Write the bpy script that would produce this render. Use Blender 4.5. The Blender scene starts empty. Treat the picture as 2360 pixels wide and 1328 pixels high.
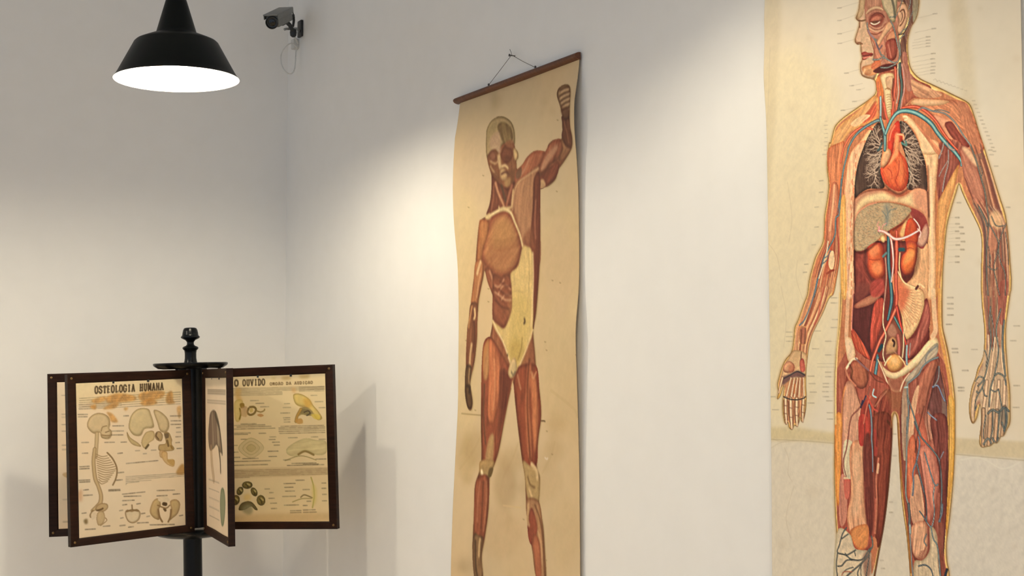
import bpy, bmesh, math, random
import numpy as np
from mathutils import Matrix, Vector

# ------------------------------------------------------------------ camera, world, exposure
SC = bpy.context.scene
FPX, CX, CY, HORIZON = 3100.0, 1180.0, 664.0, 845.0        # focal length in pixels of the 2360 px frame
PITCH = math.atan((HORIZON - CY) / FPX)
PSI = math.atan(1780.0 / math.hypot(FPX, HORIZON - CY))    # azimuth of the view, clockwise from +Y
EYE = Vector((-2.07, -5.61, 1.50))
FWD = Vector((math.sin(PSI), math.cos(PSI), 0)); RGT = Vector((math.cos(PSI), -math.sin(PSI), 0))
cam_data = bpy.data.cameras.new('camera'); cam = bpy.data.objects.new('camera', cam_data)
SC.collection.objects.link(cam); SC.camera = cam
cam_data.sensor_fit = 'HORIZONTAL'; cam_data.sensor_width = 36.0
cam_data.lens = 36.0 * FPX / 2360.0; cam_data.clip_start = 0.05; cam_data.clip_end = 100
cam.location = EYE
cam.rotation_euler = (math.pi / 2 + PITCH, 0, -PSI)

world = bpy.data.worlds.new('daylight'); SC.world = world; world.use_nodes = True
bg = world.node_tree.nodes['Background']
bg.inputs[0].default_value = (0.79, 0.92, 1.12, 1); bg.inputs[1].default_value = 0.66
BULB_POWER, BULB_TINT = 372.0, (1.0, 0.895, 0.70)
SC.view_settings.view_transform = 'Standard'; SC.view_settings.look = 'None'
SC.view_settings.exposure = 0.0; SC.view_settings.gamma = 1.0
SC.view_settings.use_curve_mapping = False
SC.cycles.use_denoising = True
SC.cycles.max_bounces = 8

# ------------------------------------------------------------------ helpers
def view_point(right, depth, height):
    """A point given by metres to the right of the view axis, depth and height above eye level."""
    return EYE + RGT * right + FWD * depth + Vector((0, 0, height))

def ray_dir(px, py):
    c, s = math.cos(PITCH), math.sin(PITCH)
    r, u, f = (px - CX) / FPX, (CY - py) / FPX, 1.0
    return RGT * r + FWD * (f * c - u * s) + Vector((0, 0, u * c + f * s))

def on_right_wall(px, py, off=0.0):
    d = ray_dir(px, py); t = (-off - EYE.x) / d.x
    return EYE + d * t

def lin(c):
    c = np.asarray(c, float) / 255.0
    return np.where(c <= 0.04045, c / 12.92, ((c + 0.055) / 1.055) ** 2.4)

def material(name, rgb, rough=0.6, metal=0.0, spec=0.5, noise=0.0, scale=20, bump=0.0, stretch=(1, 1, 1), emit=None, power=0):
    m = bpy.data.materials.new(name); m.use_nodes = True
    nt = m.node_tree; b = nt.nodes['Principled BSDF']
    col = tuple(lin(rgb)) + (1,)
    b.inputs['Base Color'].default_value = col
    b.inputs['Roughness'].default_value = rough; b.inputs['Metallic'].default_value = metal
    b.inputs['Specular IOR Level'].default_value = spec
    if emit:
        b.inputs['Emission Color'].default_value = tuple(emit) + (1,); b.inputs['Emission Strength'].default_value = power
    if noise or bump:
        tc = nt.nodes.new('ShaderNodeTexCoord'); mp = nt.nodes.new('ShaderNodeMapping')
        mp.inputs['Scale'].default_value = stretch
        nz = nt.nodes.new('ShaderNodeTexNoise'); nz.inputs['Scale'].default_value = scale; nz.inputs['Detail'].default_value = 5
        nt.links.new(tc.outputs['Object'], mp.inputs['Vector']); nt.links.new(mp.outputs[0], nz.inputs['Vector'])
        if noise:
            rp = nt.nodes.new('ShaderNodeValToRGB')
            rp.color_ramp.elements[0].color = tuple(x * (1 - noise) for x in col[:3]) + (1,)
            rp.color_ramp.elements[1].color = tuple(min(1, x * (1 + noise)) for x in col[:3]) + (1,)
            rp.color_ramp.elements[0].position = 0.3; rp.color_ramp.elements[1].position = 0.7
            nt.links.new(nz.outputs['Fac'], rp.inputs[0]); nt.links.new(rp.outputs[0], b.inputs['Base Color'])
        if bump:
            bp = nt.nodes.new('ShaderNodeBump'); bp.inputs['Strength'].default_value = bump; bp.inputs['Distance'].default_value = 0.002
            nt.links.new(nz.outputs['Fac'], bp.inputs['Height']); nt.links.new(bp.outputs[0], b.inputs['Normal'])
    return m

def link(name, me, mats, parent=None, smooth=False):
    o = bpy.data.objects.new(name, me); SC.collection.objects.link(o)
    for m in (mats if isinstance(mats, (list, tuple)) else [mats]): me.materials.append(m)
    if smooth: me.polygons.foreach_set('use_smooth', [True] * len(me.polygons))
    if parent is not None: o.parent = parent
    return o

def from_bm(name, bm, mats, parent=None, smooth=False, sharp=35):
    bmesh.ops.recalc_face_normals(bm, faces=bm.faces)
    me = bpy.data.meshes.new(name); bm.to_mesh(me); bm.free()
    o = link(name, me, mats, parent, smooth)
    if smooth: me.set_sharp_from_angle(angle=math.radians(sharp))
    return o

def add_box(bm, a, b, bevel=0.0, mat=0):
    a, b = Vector(a), Vector(b)
    r = bmesh.ops.create_cube(bm, size=1.0, matrix=Matrix.Translation((a + b) / 2) @ Matrix.Diagonal((*(b - a), 1)))
    fs = {f for v in r['verts'] for f in v.link_faces}
    for f in fs: f.material_index = mat
    if bevel:
        es = list({e for v in r['verts'] for e in v.link_edges})
        bmesh.ops.bevel(bm, geom=es, offset=bevel, segments=2, affect='EDGES', profile=0.6)
    return r

def add_lathe(bm, prof, n=40, loc=(0, 0, 0), close_top=True, close_bot=True, mat=0, rot=None):
    M = Matrix.Translation(loc) @ (rot if rot else Matrix.Identity(4))
    rings = []
    for r, z in prof:
        rings.append([bm.verts.new(M @ Vector((r * math.cos(2 * math.pi * i / n), r * math.sin(2 * math.pi * i / n), z))) for i in range(n)])
    for a, b in zip(rings, rings[1:]):
        for i in range(n):
            f = bm.faces.new((a[i], a[(i + 1) % n], b[(i + 1) % n], b[i])); f.material_index = mat
    if close_bot: bm.faces.new(list(reversed(rings[0]))).material_index = mat
    if close_top: bm.faces.new(rings[-1]).material_index = mat

def add_tube(bm, pts, r, n=8, mat=0):
    pts = [Vector(p) for p in pts]; rings = []
    up = Vector((0, 0, 1))
    for i, p in enumerate(pts):
        t = (pts[min(i + 1, len(pts) - 1)] - pts[max(i - 1, 0)]).normalized()
        a = t.cross(up if abs(t.z) < 0.95 else Vector((1, 0, 0))).normalized(); b = t.cross(a)
        rr = r[i] if isinstance(r, (list, tuple)) else r
        rings.append([bm.verts.new(p + (a * math.cos(2 * math.pi * k / n) + b * math.sin(2 * math.pi * k / n)) * rr) for k in range(n)])
    for a, b in zip(rings, rings[1:]):
        for k in range(n):
            bm.faces.new((a[k], a[(k + 1) % n], b[(k + 1) % n], b[k])).material_index = mat
    bm.faces.new(list(reversed(rings[0]))).material_index = mat; bm.faces.new(rings[-1]).material_index = mat

def curve3(pts, k=8):
    P = [Vector(p) for p in pts]; out = []
    for i in range(len(P) - 1):
        p0, p1, p2, p3 = P[max(i - 1, 0)], P[i], P[i + 1], P[min(i + 2, len(P) - 1)]
        for j in range(k):
            t = j / k
            out.append(0.5 * ((2 * p1) + (p2 - p0) * t + (2 * p0 - 5 * p1 + 4 * p2 - p3) * t * t + (3 * p1 - p0 - 3 * p2 + p3) * t ** 3))
    return out + [P[-1]]

def thing(name, label, cat, loc, group=None):
    o = bpy.data.objects.new(name, None); SC.collection.objects.link(o)
    o.location = loc; o.empty_display_size = 0.1
    return tag(o, label, cat, group)

def tag(o, label, cat, group=None):
    o['label'] = label; o['category'] = cat
    if group: o['group'] = group
    return o

def struct(o):
    o['kind'] = 'structure'; return o

# ------------------------------------------------------------------ printing: a small painter for the flat charts
RNG = np.random.default_rng(7)

def blur(a, r):
    r = int(round(r))
    if r < 1: return a
    for _ in range(2):
        for ax in (0, 1):
            p = np.pad(a, [(r + 1, r) if k == ax else (0, 0) for k in (0, 1)], mode='edge')
            c = np.cumsum(p, axis=ax)
            n = a.shape[ax]
            a = (np.take(c, np.arange(2 * r + 1, 2 * r + 1 + n), axis=ax) - np.take(c, np.arange(0, n), axis=ax)) / (2 * r + 1)
    return a

LAT = RNG.random((128, 128))
def vnoise(x, y):
    xi, yi = np.floor(x).astype(int), np.floor(y).astype(int)
    fx, fy = x - xi, y - yi
    fx, fy = fx * fx * (3 - 2 * fx), fy * fy * (3 - 2 * fy)
    a = LAT[yi % 128, xi % 128]; b = LAT[yi % 128, (xi + 1) % 128]
    c = LAT[(yi + 1) % 128, xi % 128]; d = LAT[(yi + 1) % 128, (xi + 1) % 128]
    return (a * (1 - fx) + b * fx) * (1 - fy) + (c * (1 - fx) + d * fx) * fy

def cmr(P, closed, k=5):
    P = np.asarray(P, float); n = len(P)
    if n < 3 and not closed: return np.stack([np.linspace(P[0, i], P[-1, i], 6) for i in (0, 1)], 1)
    t = np.linspace(0, 1, k, endpoint=False)[:, None]; out = []
    for i in range(n if closed else n - 1):
        if closed: p0, p1, p2, p3 = P[i - 1], P[i], P[(i + 1) % n], P[(i + 2) % n]
        else: p0, p1, p2, p3 = P[max(i - 1, 0)], P[i], P[i + 1], P[min(i + 2, n - 1)]
        out.append(0.5 * (2 * p1 + (p2 - p0) * t + (2 * p0 - 5 * p1 + 4 * p2 - p3) * t ** 2 + (3 * p1 - p0 - 3 * p2 + p3) * t ** 3))
    if not closed: out.append(P[-1:])
    return np.concatenate(out)

class Print:
    """Colours of a printed sheet on a regular grid; drawn in drawing units that 'mapper' turns into metres on the sheet."""
    def __init__(s, W, H, R, mapper, unit):
        s.W, s.H, s.R = W, H, R
        s.nx, s.ny = int(round(W * R)) + 1, int(round(H * R)) + 1
        s.im = np.zeros((s.ny, s.nx, 3)); s.map = mapper; s.k = R * unit
        s.t = (0.0, 0.0, 1.0); s.clip = None; s.ws = 1.0
    def tile(s, ox, oy, sc): s.t = (ox, oy, sc); return s
    def pts(s, P):
        P = np.asarray(P, float); ox, oy, sc = s.t
        return s.map(ox + P[:, 0] / sc, oy + P[:, 1] / sc) * s.R
    def paper(s, c, amp=0.05, tint=(1, 1, 1.15)):
        y, x = np.mgrid[0:s.ny, 0:s.nx] / s.R
        n = sum(vnoise(x * f + 7 * f, y * f + 3) * a for f, a in ((3, .5), (8, .3), (24, .2), (70, .15))) / 1.15 - .5
        n2 = vnoise(x * 5 + 31, y * 5 + 11) - .5
        s.im[:] = np.asarray(c) / 255.0
        s.im *= 1 + amp * 2 * n[..., None] * np.asarray(tint)
        s.im[..., 0] *= 1 + .03 * n2; s.im[..., 2] *= 1 - .04 * n2
    def _fill(s, Q):
        x0, y0 = np.floor(Q.min(0)).astype(int) - 3; x1, y1 = np.ceil(Q.max(0)).astype(int) + 4
        x0, y0, x1, y1 = max(x0, 0), max(y0, 0), min(x1, s.nx), min(y1, s.ny)
        if x1 <= x0 or y1 <= y0: return None
        h, w = (y1 - y0) * 2, (x1 - x0) * 2
        cr = np.zeros((h, w + 1), int)
        A = (Q - (x0, y0)) * 2; B = np.roll(A, -1, 0)
        for (ax, ay), (bx, by) in zip(A, B):
            if ay == by: continue
            if ay > by: ax, ay, bx, by = bx, by, ax, ay
            r = np.arange(max(0, math.ceil(ay - .5)), min(h, math.ceil(by - .5)))
            if not len(r): continue
            xs = ax + (r + .5 - ay) * (bx - ax) / (by - ay)
            np.add.at(cr, (r, np.clip(np.ceil(xs - .5), 0, w).astype(int)), 1)
        m = (np.cumsum(cr, 1)[:, :w] % 2).astype(float)
        return m.reshape(h // 2, 2, w // 2, 2).mean((1, 3)), (slice(y0, y1), slice(x0, x1))
    def _put(s, sl, col, a):
        if s.clip is not None: a = a * s.clip[sl]
        s.im[sl] = s.im[sl] * (1 - a[..., None]) + col * a[..., None]
    def mask(s, P, smooth=True, soft=0):
        full = np.zeros((s.ny, s.nx)); r = s._fill(cmr(s.pts(P), True) if smooth else s.pts(P))
        if r: full[r[1]] = r[0]
        return blur(full, soft) if soft else full
    def poly(s, P, c, ec=None, er=6, vol=0.0, fib=0.0, ang=None, per=2.2, a=1.0, smooth=True, soft=0, line=None, lw=1.3, mott=0.05):
        Q = cmr(s.pts(P), True) if smooth else s.pts(P)
        pad = 0
        if soft:
            pad = int(soft * s.k * 2) + 2
            c0 = Q.mean(0)
        r = s._fill(Q)
        if r is None: return
        m, sl = r
        if pad:
            y0, y1, x0, x1 = sl[0].start, sl[0].stop, sl[1].start, sl[1].stop
            Y0, Y1, X0, X1 = max(0, y0 - pad), min(s.ny, y1 + pad), max(0, x0 - pad), min(s.nx, x1 + pad)
            m = np.pad(m, ((y0 - Y0, Y1 - y1), (x0 - X0, X1 - x1))); sl = (slice(Y0, Y1), slice(X0, X1))
            m = blur(m, max(1, soft * s.k))
        h, w = m.shape
        col = np.ones((h, w, 3)) * (np.asarray(c, float) / 255)
        yy, xx = np.mgrid[0:h, 0:w].astype(float)
        if ec is not None or vol:
            rr = max(1, er * s.k)
            b = blur(np.pad(m, int(rr) + 1), rr)[int(rr) + 1:-int(rr) - 1, int(rr) + 1:-int(rr) - 1]
            t = np.clip((b - .42) * 2, 0, 1)[..., None]
            if ec is not None: col = np.asarray(ec, float) / 255 * (1 - t) + col * t
            if vol:
                gy, gx = np.gradient(b); g = (gx * .65 + gy * .75) * rr
                col = col * (1 + vol * np.clip(g, -1, 1)[..., None])
        if fib:
            if ang is None:
                cxy = Q - Q.mean(0); u, _, vt = np.linalg.svd(cxy, full_matrices=False); d = vt[0]
            else: d = np.array([math.cos(math.radians(ang)), math.sin(math.radians(ang))])
            al = xx * d[0] + yy * d[1]; ac = -xx * d[1] + yy * d[0]
            o = RNG.random() * 50
            ac = ac + 1.5 * (vnoise(al / 18 + o, ac / 18) - .5) * 3
            n = vnoise(ac / (per * s.k) + o, al / (26 * s.k)) * .65 + vnoise(ac / (per * 2.6 * s.k) + o + 9, al / (60 * s.k)) * .5 - .57
            col = col * (1 + fib * 2 * n[..., None] * np.array([.8, 1.1, 1.1]))
        if mott:
            o = RNG.random() * 60
            f = .11 / s.k
            n = vnoise(xx * f + o, yy * f + .6 * xx * f) * .5 + vnoise(xx * f * 2.3 + o, yy * f * 2.3 - xx * f) * .3 + vnoise(xx * f * 5.1, yy * f * 5.1 + o) * .2
            col = col * (1 + mott * 2.4 * (n - .5))[..., None]
        s._put(sl, np.clip(col, 0, 1), m * a)
        if line is not None: s.stroke(np.vstack([Q, Q[:1]]), lw, line, raw=True, a=.8)
    def stroke(s, P, w, c, hi=None, ec=None, a=1.0, raw=False):
        if raw: Q = np.asarray(P); W = np.full(len(Q), float(w if np.isscalar(w) else w[0]))
        else:
            k = 6; C = s.pts(P); Q = cmr(C, False, k)
            ws = np.full(len(C), float(w)) if np.isscalar(w) else np.interp(np.linspace(0, 1, len(C)), np.linspace(0, 1, len(w)), w)
            W = np.interp(np.linspace(0, len(C) - 1, len(Q)), np.arange(len(C)), ws)
        rad = np.maximum(W * s.k / 2, .3)
        pad = rad.max() + 2
        x0, y0 = np.floor(Q.min(0) - pad).astype(int); x1, y1 = np.ceil(Q.max(0) + pad).astype(int) + 1
        x0, y0, x1, y1 = max(x0, 0), max(y0, 0), min(x1, s.nx), min(y1, s.ny)
        if x1 <= x0 or y1 <= y0: return
        q = np.full((y1 - y0, x1 - x0), 9.0); rm = np.full(q.shape, .5)
        for i in range(len(Q) - 1):
            (ax, ay), (bx, by) = Q[i], Q[i + 1]; r = (rad[i] + rad[i + 1]) / 2; p = r + 2
            u0, u1 = max(int(min(ax, bx) - p) - x0, 0), min(int(max(ax, bx) + p) + 2 - x0, x1 - x0)
            v0, v1 = max(int(min(ay, by) - p) - y0, 0), min(int(max(ay, by) + p) + 2 - y0, y1 - y0)
            if u1 <= u0 or v1 <= v0: continue
            X = np.arange(u0, u1)[None] + x0 - ax; Y = np.arange(v0, v1)[:, None] + y0 - ay
            dx, dy = bx - ax, by - ay; L = dx * dx + dy * dy + 1e-9
            t = np.clip((X * dx + Y * dy) / L, 0, 1)
            d = np.hypot(X - t * dx, Y - t * dy) / r
            sub = q[v0:v1, u0:u1]; better = d < sub
            sub[better] = d[better]; rm[v0:v1, u0:u1][better] = r
        al = np.clip((1 - q) * rm + .5, 0, 1)
        al = al * np.minimum(1, rm / .5)
        col = np.ones(q.shape + (3,)) * (np.asarray(c, float) / 255)
        if ec is not None:
            t = np.clip((q - .45) / .5, 0, 1)[..., None]; col = col * (1 - t) + np.asarray(ec, float) / 255 * t
        if hi is not None:
            t = (np.clip(1 - q / .75, 0, 1) ** 1.1)[..., None]; col = col * (1 - t) + np.asarray(hi, float) / 255 * t
        s._put((slice(y0, y1), slice(x0, x1)), col, al * a)
    def bundle(s, A, B, n, cols, w, jit=.4, a=.85):
        A, B = cmr(A, False, 6), cmr(B, False, 6); m = 12
        rs = lambda Z: np.stack([np.interp(np.linspace(0, len(Z) - 1, m), np.arange(len(Z)), Z[:, i]) for i in (0, 1)], 1)
        A, B = rs(A), rs(B)
        for i in range(n):
            f = (i + .5) / n + (RNG.random() - .5) * jit / n
            g = f + (RNG.random() - .5) * jit / n
            F = np.linspace(f, g, m)[:, None]
            P = A * (1 - F) + B * F
            i0 = int(RNG.random() * 3); i1 = m - int(RNG.random() * 3)
            s.stroke(P[i0:i1], [w * .5, w, w, w * .5], cols[int(RNG.random() * len(cols))], a=a)
    def tree(s, x, y, ang, ln, w, c, depth, spread=32, hi=None):
        P = [(x, y)]; a0 = ang
        for _ in range(3):
            a0 += (RNG.random() - .5) * 26
            P.append((P[-1][0] + math.cos(math.radians(a0)) * ln / 3, P[-1][1] + math.sin(math.radians(a0)) * ln / 3))
        s.stroke(P, [w, w * .7], c, hi=hi)
        if depth:
            for sg in (-1, 1):
                s.tree(*P[-1], a0 + sg * spread * (.6 + .7 * RNG.random()), ln * (.62 + .2 * RNG.random()), w * .7, c, depth - 1, spread, hi)
            if RNG.random() < .6: s.tree(*P[1], a0 + (spread * 1.4) * (1 if RNG.random() < .5 else -1), ln * .6, w * .6, c, depth - 1, spread, hi)
    def words(s, x0, y0, x1, y1, h, c, a=.5):
        L = math.hypot(x1 - x0, y1 - y0); p = 0.0; sc = s.t[2]
        while p < L:
            n = (3 + 9 * RNG.random()) * sc
            e = min(p + n, L)
            P = [(x0 + (x1 - x0) * q / L, y0 + (y1 - y0) * q / L) for q in (p, (p + e) / 2, e)]
            s.stroke(P, h * s.ws, c, a=a * (.6 + .5 * RNG.random()))
            p = e + 1.3 * sc
    def block(s, x0, y0, x1, y1, n, c, a=.45, h=1.4, slope=0):
        for i in range(n):
            y = y0 + (y1 - y0) * (i + .5) / n
            s.words(x0, y, x1, y + slope, h, c, a)
    def letters(s, text, x0, y0, x1, y1, hgt, c, a=.9, heavy=.3):
        G = {'O': [[(.1, .25), (.1, .75), (.3, 1), (.6, 1), (.85, .75), (.85, .25), (.6, 0), (.3, 0), (.1, .25)]],
             'S': [[(.85, .8), (.6, 1), (.25, .95), (.15, .75), (.4, .55), (.7, .45), (.85, .25), (.65, 0), (.3, 0), (.1, .2)]],
             'T': [[(.5, 0), (.5, 1)], [(.05, .97), (.95, .97)], [(.3, .03), (.7, .03)], [(.06, .97), (.06, .78)], [(.94, .97), (.94, .78)]],
             'E': [[(.22, 0), (.22, 1)], [(.1, .97), (.85, .97)], [(.1, .03), (.85, .03)], [(.22, .52), (.65, .52)]],
             'L': [[(.25, 0), (.25, 1)], [(.1, .97), (.45, .97)], [(.1, .03), (.88, .03)], [(.88, .03), (.88, .25)]],
             'G': [[(.85, .78), (.6, 1), (.3, 1), (.1, .75), (.1, .25), (.3, 0), (.6, 0), (.85, .2), (.85, .45)], [(.55, .45), (.95, .45)]],
             'I': [[(.5, 0), (.5, 1)], [(.25, .97), (.75, .97)], [(.25, .03), (.75, .03)]],
             'A': [[(.15, 0), (.5, 1)], [(.5, 1), (.85, 0)], [(.28, .33), (.7, .33)], [(.0, .03), (.3, .03)], [(.68, .03), (1, .03)]],
             'H': [[(.2, 0), (.2, 1)], [(.8, 0), (.8, 1)], [(.2, .5), (.8, .5)], [(.05, .97), (.38, .97)], [(.62, .97), (.95, .97)], [(.05, .03), (.38, .03)], [(.62, .03), (.95, .03)]],
             'U': [[(.2, 1), (.2, .25), (.4, 0), (.62, 0), (.8, .25), (.8, 1)], [(.05, .97), (.38, .97)], [(.62, .97), (.95, .97)]],
             'M': [[(.15, 0), (.15, 1)], [(.15, 1), (.5, .2)], [(.5, .2), (.85, 1)], [(.85, 1), (.85, 0)]],
             'N': [[(.18, 0), (.18, 1)], [(.18, 1), (.82, 0)], [(.82, 0), (.82, 1)]],
             'V': [[(.12, 1), (.5, 0)], [(.5, 0), (.88, 1)], [(0, .97), (.3, .97)], [(.7, .97), (1, .97)]],
             'D': [[(.2, 0), (.2, 1)], [(.1, 1), (.55, 1), (.85, .72), (.85, .28), (.55, 0), (.1, 0)]],
             'R': [[(.2, 0), (.2, 1)], [(.1, 1), (.65, 1), (.82, .78), (.65, .52), (.2, .5)], [(.5, .5), (.9, 0)]],
             'C': [[(.85, .78), (.6, 1), (.3, 1), (.1, .75), (.1, .25), (.3, 0), (.6, 0), (.85, .22)]]}
        n = len(text); dx, dy = (x1 - x0) / n, (y1 - y0) / n
        for i, ch in enumerate(text):
            base = {'Ã': 'A', 'Ç': 'C'}.get(ch, ch)
            for st in G.get(base, []):
                P = [(x0 + dx * (i + .06 + .8 * u), y0 + dy * (i + u) - v * hgt) for u, v in st]
                if len(P) == 2:
                    P = [P[0], ((P[0][0] + P[1][0]) / 2, (P[0][1] + P[1][1]) / 2), P[1]]
                vert = abs(st[0][0] - st[-1][0]) < .5 and abs(st[0][1] - st[-1][1]) > .3 or len(st) > 3
                s.stroke(P, (heavy if vert else heavy * .5) * abs(dx) / s.t[2], c, a=a)
            if ch == 'Ã': s.stroke([(x0 + dx * (i + .2), y0 - hgt * 1.2), (x0 + dx * (i + .5), y0 - hgt * 1.3), (x0 + dx * (i + .8), y0 - hgt * 1.2)], heavy * .4 * dx / s.t[2], c, a=a)
            if ch == 'Ç': s.stroke([(x0 + dx * (i + .5), y0), (x0 + dx * (i + .5), y0 + hgt * .15), (x0 + dx * (i + .4), y0 + hgt * .25)], heavy * .4 * dx / s.t[2], c, a=a)
    def linear(s, gain):
        c = np.clip(s.im, 0, 1)
        return np.where(c <= 0.04045, c / 12.92, ((c + 0.055) / 1.055) ** 2.4) * np.asarray(gain)

# ------------------------------------------------------------------ wall chart A: blood vessels and organs (drawn in tiles of the drawing)
def draw_vessel_figure(a):
    A = lambda: a.tile(1740, 0, 3.7935)
    B = lambda: a.tile(1740, 330, 3.7935)
    C = lambda: a.tile(1740, 660, 3.7935)
    D = lambda: a.tile(1740, 978, 3.7935)
    F = lambda: a.tile(0, 0, 1)
    a.paper((231, 217, 192), 0.04)
    F()
    # yellowing, stains and the pale repaired lower part
    a.poly([(1760, 180), (1900, 150), (1960, 400), (1930, 700), (1900, 900), (1760, 960)], (232, 214, 168), a=.55, soft=30)
    a.poly([(2190, 0), (2225, 0), (2250, 200), (2240, 330), (2215, 220)], (205, 186, 146), a=.4, soft=8)
    a.poly([(1765, 0), (1800, 0), (1790, 200), (1770, 480), (1765, 480)], (206, 188, 150), a=.45, soft=8)
    a.poly([(1700, 1013), (1960, 1022), (2200, 1046), (2420, 1062), (2420, 1900), (1700, 1900)], (222, 210, 188), a=.75, soft=2, mott=.045, smooth=False)
    a.poly([(2200, 1050), (2420, 1062), (2420, 1400), (2200, 1400)], (222, 213, 198), a=.7, soft=10, mott=.06)
    a.poly([(1700, 985), (1830, 985), (1930, 1000), (1930, 1022), (1830, 1016), (1700, 1014)], (212, 193, 148), a=.85, soft=2.5, smooth=False)
    a.poly([(2195, 1010), (2420, 1022), (2420, 1062), (2290, 1054), (2195, 1046)], (211, 192, 152), a=.8, soft=2, smooth=False)
    for k in range(46):
        x, y = 1770 + RNG.random() * 580, RNG.random() * 1330
        r = 4 + 14 * RNG.random()
        a.poly([(x - r, y), (x, y - r * .7), (x + r * 1.3, y), (x, y + r)], (196, 176, 142), a=.16, soft=r * .5)
    for P in ([(1778, 1010), (1800, 1018), (1840, 1016)], [(1775, 1034), (1800, 1020), (1836, 1014)], [(1808, 1032), (1818, 1060), (1816, 1090), (1826, 1110)],
              [(1850, 690), (1835, 640), (1838, 600)], [(1815, 420), (1825, 500), (1818, 560)], [(1800, 660), (1812, 730), (1806, 800)], [(1775, 110), (1772, 200), (1766, 300)],
              [(1770, 560), (1790, 590), (1800, 640)], [(1830, 1120), (1812, 1190), (1822, 1240)]):
        a.stroke(P, 1.6, (186, 166, 132), a=.35)
    a.stroke([(1775, 1013), (1850, 1016), (1925, 1022)], 1.8, (166, 146, 108), a=.55)
    a.stroke([(2203, 1047), (2290, 1055), (2360, 1061)], 1.8, (170, 150, 112), a=.55)
    a.stroke([(2215, 1060), (2260, 1055), (2310, 1080), (2350, 1066)], 3, (232, 224, 206), a=.7)
    # label leaders
    A(); g = (150, 132, 104)
    for x0, y0, x1, y1 in ((740, 70, 905, 20), (740, 180, 880, 130), (740, 296, 870, 262), (742, 380, 872, 342), (800, 640, 915, 605), (845, 750, 940, 728), (905, 785, 960, 770),
                           (870, 888, 960, 870), (770, 965, 880, 940), (1400, 165, 1575, 120), (1400, 285, 1565, 250), (1390, 350, 1515, 322), (1380, 375, 1515, 352), (1375, 400, 1515, 378),
                           (1380, 425, 1515, 405), (1380, 500, 1560, 468), (1375, 545, 1555, 515), (1380, 580, 1560, 552), (1390, 610, 1560, 582), (1400, 640, 1555, 612), (1420, 660, 1555, 640)):
        a.stroke([(x0, y0), ((x0 + x1) / 2, (y0 + y1) / 2), (x1, y1)], 1.0, g, a=.5)
        e = (x0, y0) if x0 < 1000 else (x1, y1)
        a.words(e[0] - 18, e[1], e[0] + 18, e[1] - 2, 2.2, (140, 122, 98), .5)
    for i in range(9): a.stroke([(1560 + i * 34, 700 + i * 11), (1580 + i * 34, 690 + i * 13), (1595 + i * 32, 715 + i * 9)], 1.2, g, a=.5)
    for i in range(14): a.words(1900 + i * 14, 880 + i * 34, 1925 + i * 14, 880 + i * 34, 2, g, .5)
    for i in range(8): a.words(610 - (i % 2) * 6, 1060 + i * 36, 635, 1058 + i * 36, 1.6, g, .45)
    B()
    for i, (y, d) in enumerate(((520, 1785), (650, 1770), (705, 1772), (735, 1805), (770, 1770), (790, 1815), (830, 1775), (860, 1820), (890, 1775), (930, 1815), (990, 1770), (1040, 1770))):
        a.stroke([(1690, y + 2), (1720, y + 1), (d - 20, y)], .9, g, a=.4); a.words(d - 16, y, d + 16, y, 3, (142, 124, 98), .6)
    for y, d in ((560, 540), (735, 540), (890, 515), (1060, 450), (1130, 440), (100, 610), (330, 580), (430, 580)): a.words(d - 18, y, d + 16, y - 3, 2.5, g, .5)
    for y, d in ((560, 2215), (200, 2110), (60, 2060), (100, 2070)): a.words(d - 16, y, d + 16, y, 2.5, g, .5)
    C()
    for i, (y, d) in enumerate(((98, 1710), (152, 1710), (194, 1710), (250, 1710), (332, 1700), (545, 1750), (577, 1752), (735, 1840), (885, 1805), (912, 1805))):
        a.words(d - 26, y, d + 24, y, 3, (140, 122, 98), .6)
    for y, d in ((290, 700), (360, 690), (480, 640), (600, 640), (750, 640), (790, 640), (850, 620), (880, 620), (920, 615), (965, 620), (1000, 650), (1105, 655), (1160, 655), (100, 690), (145, 690)):
        a.words(d - 25, y, d + 25, y, 2.4, (150, 132, 104), .5)
        a.stroke([(d + 30, y), (d + 70, y - 2), (d + 110, y - 3)], .8, g, a=.35)
    for y in (675, 705): a.words(545, y, 700, y, 1.2, g, .4)
    for y, d in ((850, 500), (925, 510), (1020, 490), (545, 530), (785, 490), (390, 550), (400, 300), (440, 300), (480, 300), (1078, 180), (965, 150)): a.words(d - 28, y, d + 28, y, 2.4, g, .5)
    for y, d in ((475, 2260), (868, 2290), (1058, 2285), (552, 1920), (345, 2290)): a.words(d - 26, y, d + 26, y, 2.4, g, .5)
    D()
    for y, d in ((680, 1190), (770, 1190), (1190, 1110), (1260, 1120), (85, 1220), (275, 1222)): a.words(d - 14, y, d + 14, y, 3, g, .45)

    # silhouette: skin and fat with a brown contour
    def seq():
        out = []
        def add(o, P): out.extend([(1740 + x / 3.7935, o + y / 3.7935) for x, y in P])
        add(0, [(920, 20), (905, 100), (885, 160), (915, 192), (908, 240), (880, 330), (876, 362), (897, 387), (925, 388), (927, 440), (932, 470), (938, 520), (923, 560), (925, 620), (940, 660), (985, 682), (1035, 690),
                (1058, 730), (1058, 810), (1000, 870), (900, 940), (800, 1010), (740, 1060), (700, 1110), (680, 1180), (662, 1250)])
        add(330, [(650, 0), (638, 100), (632, 220), (645, 330), (645, 400), (630, 520), (610, 640), (605, 800), (590, 880), (560, 940), (530, 1000), (505, 1080), (475, 1200), (460, 1320)])
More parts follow.
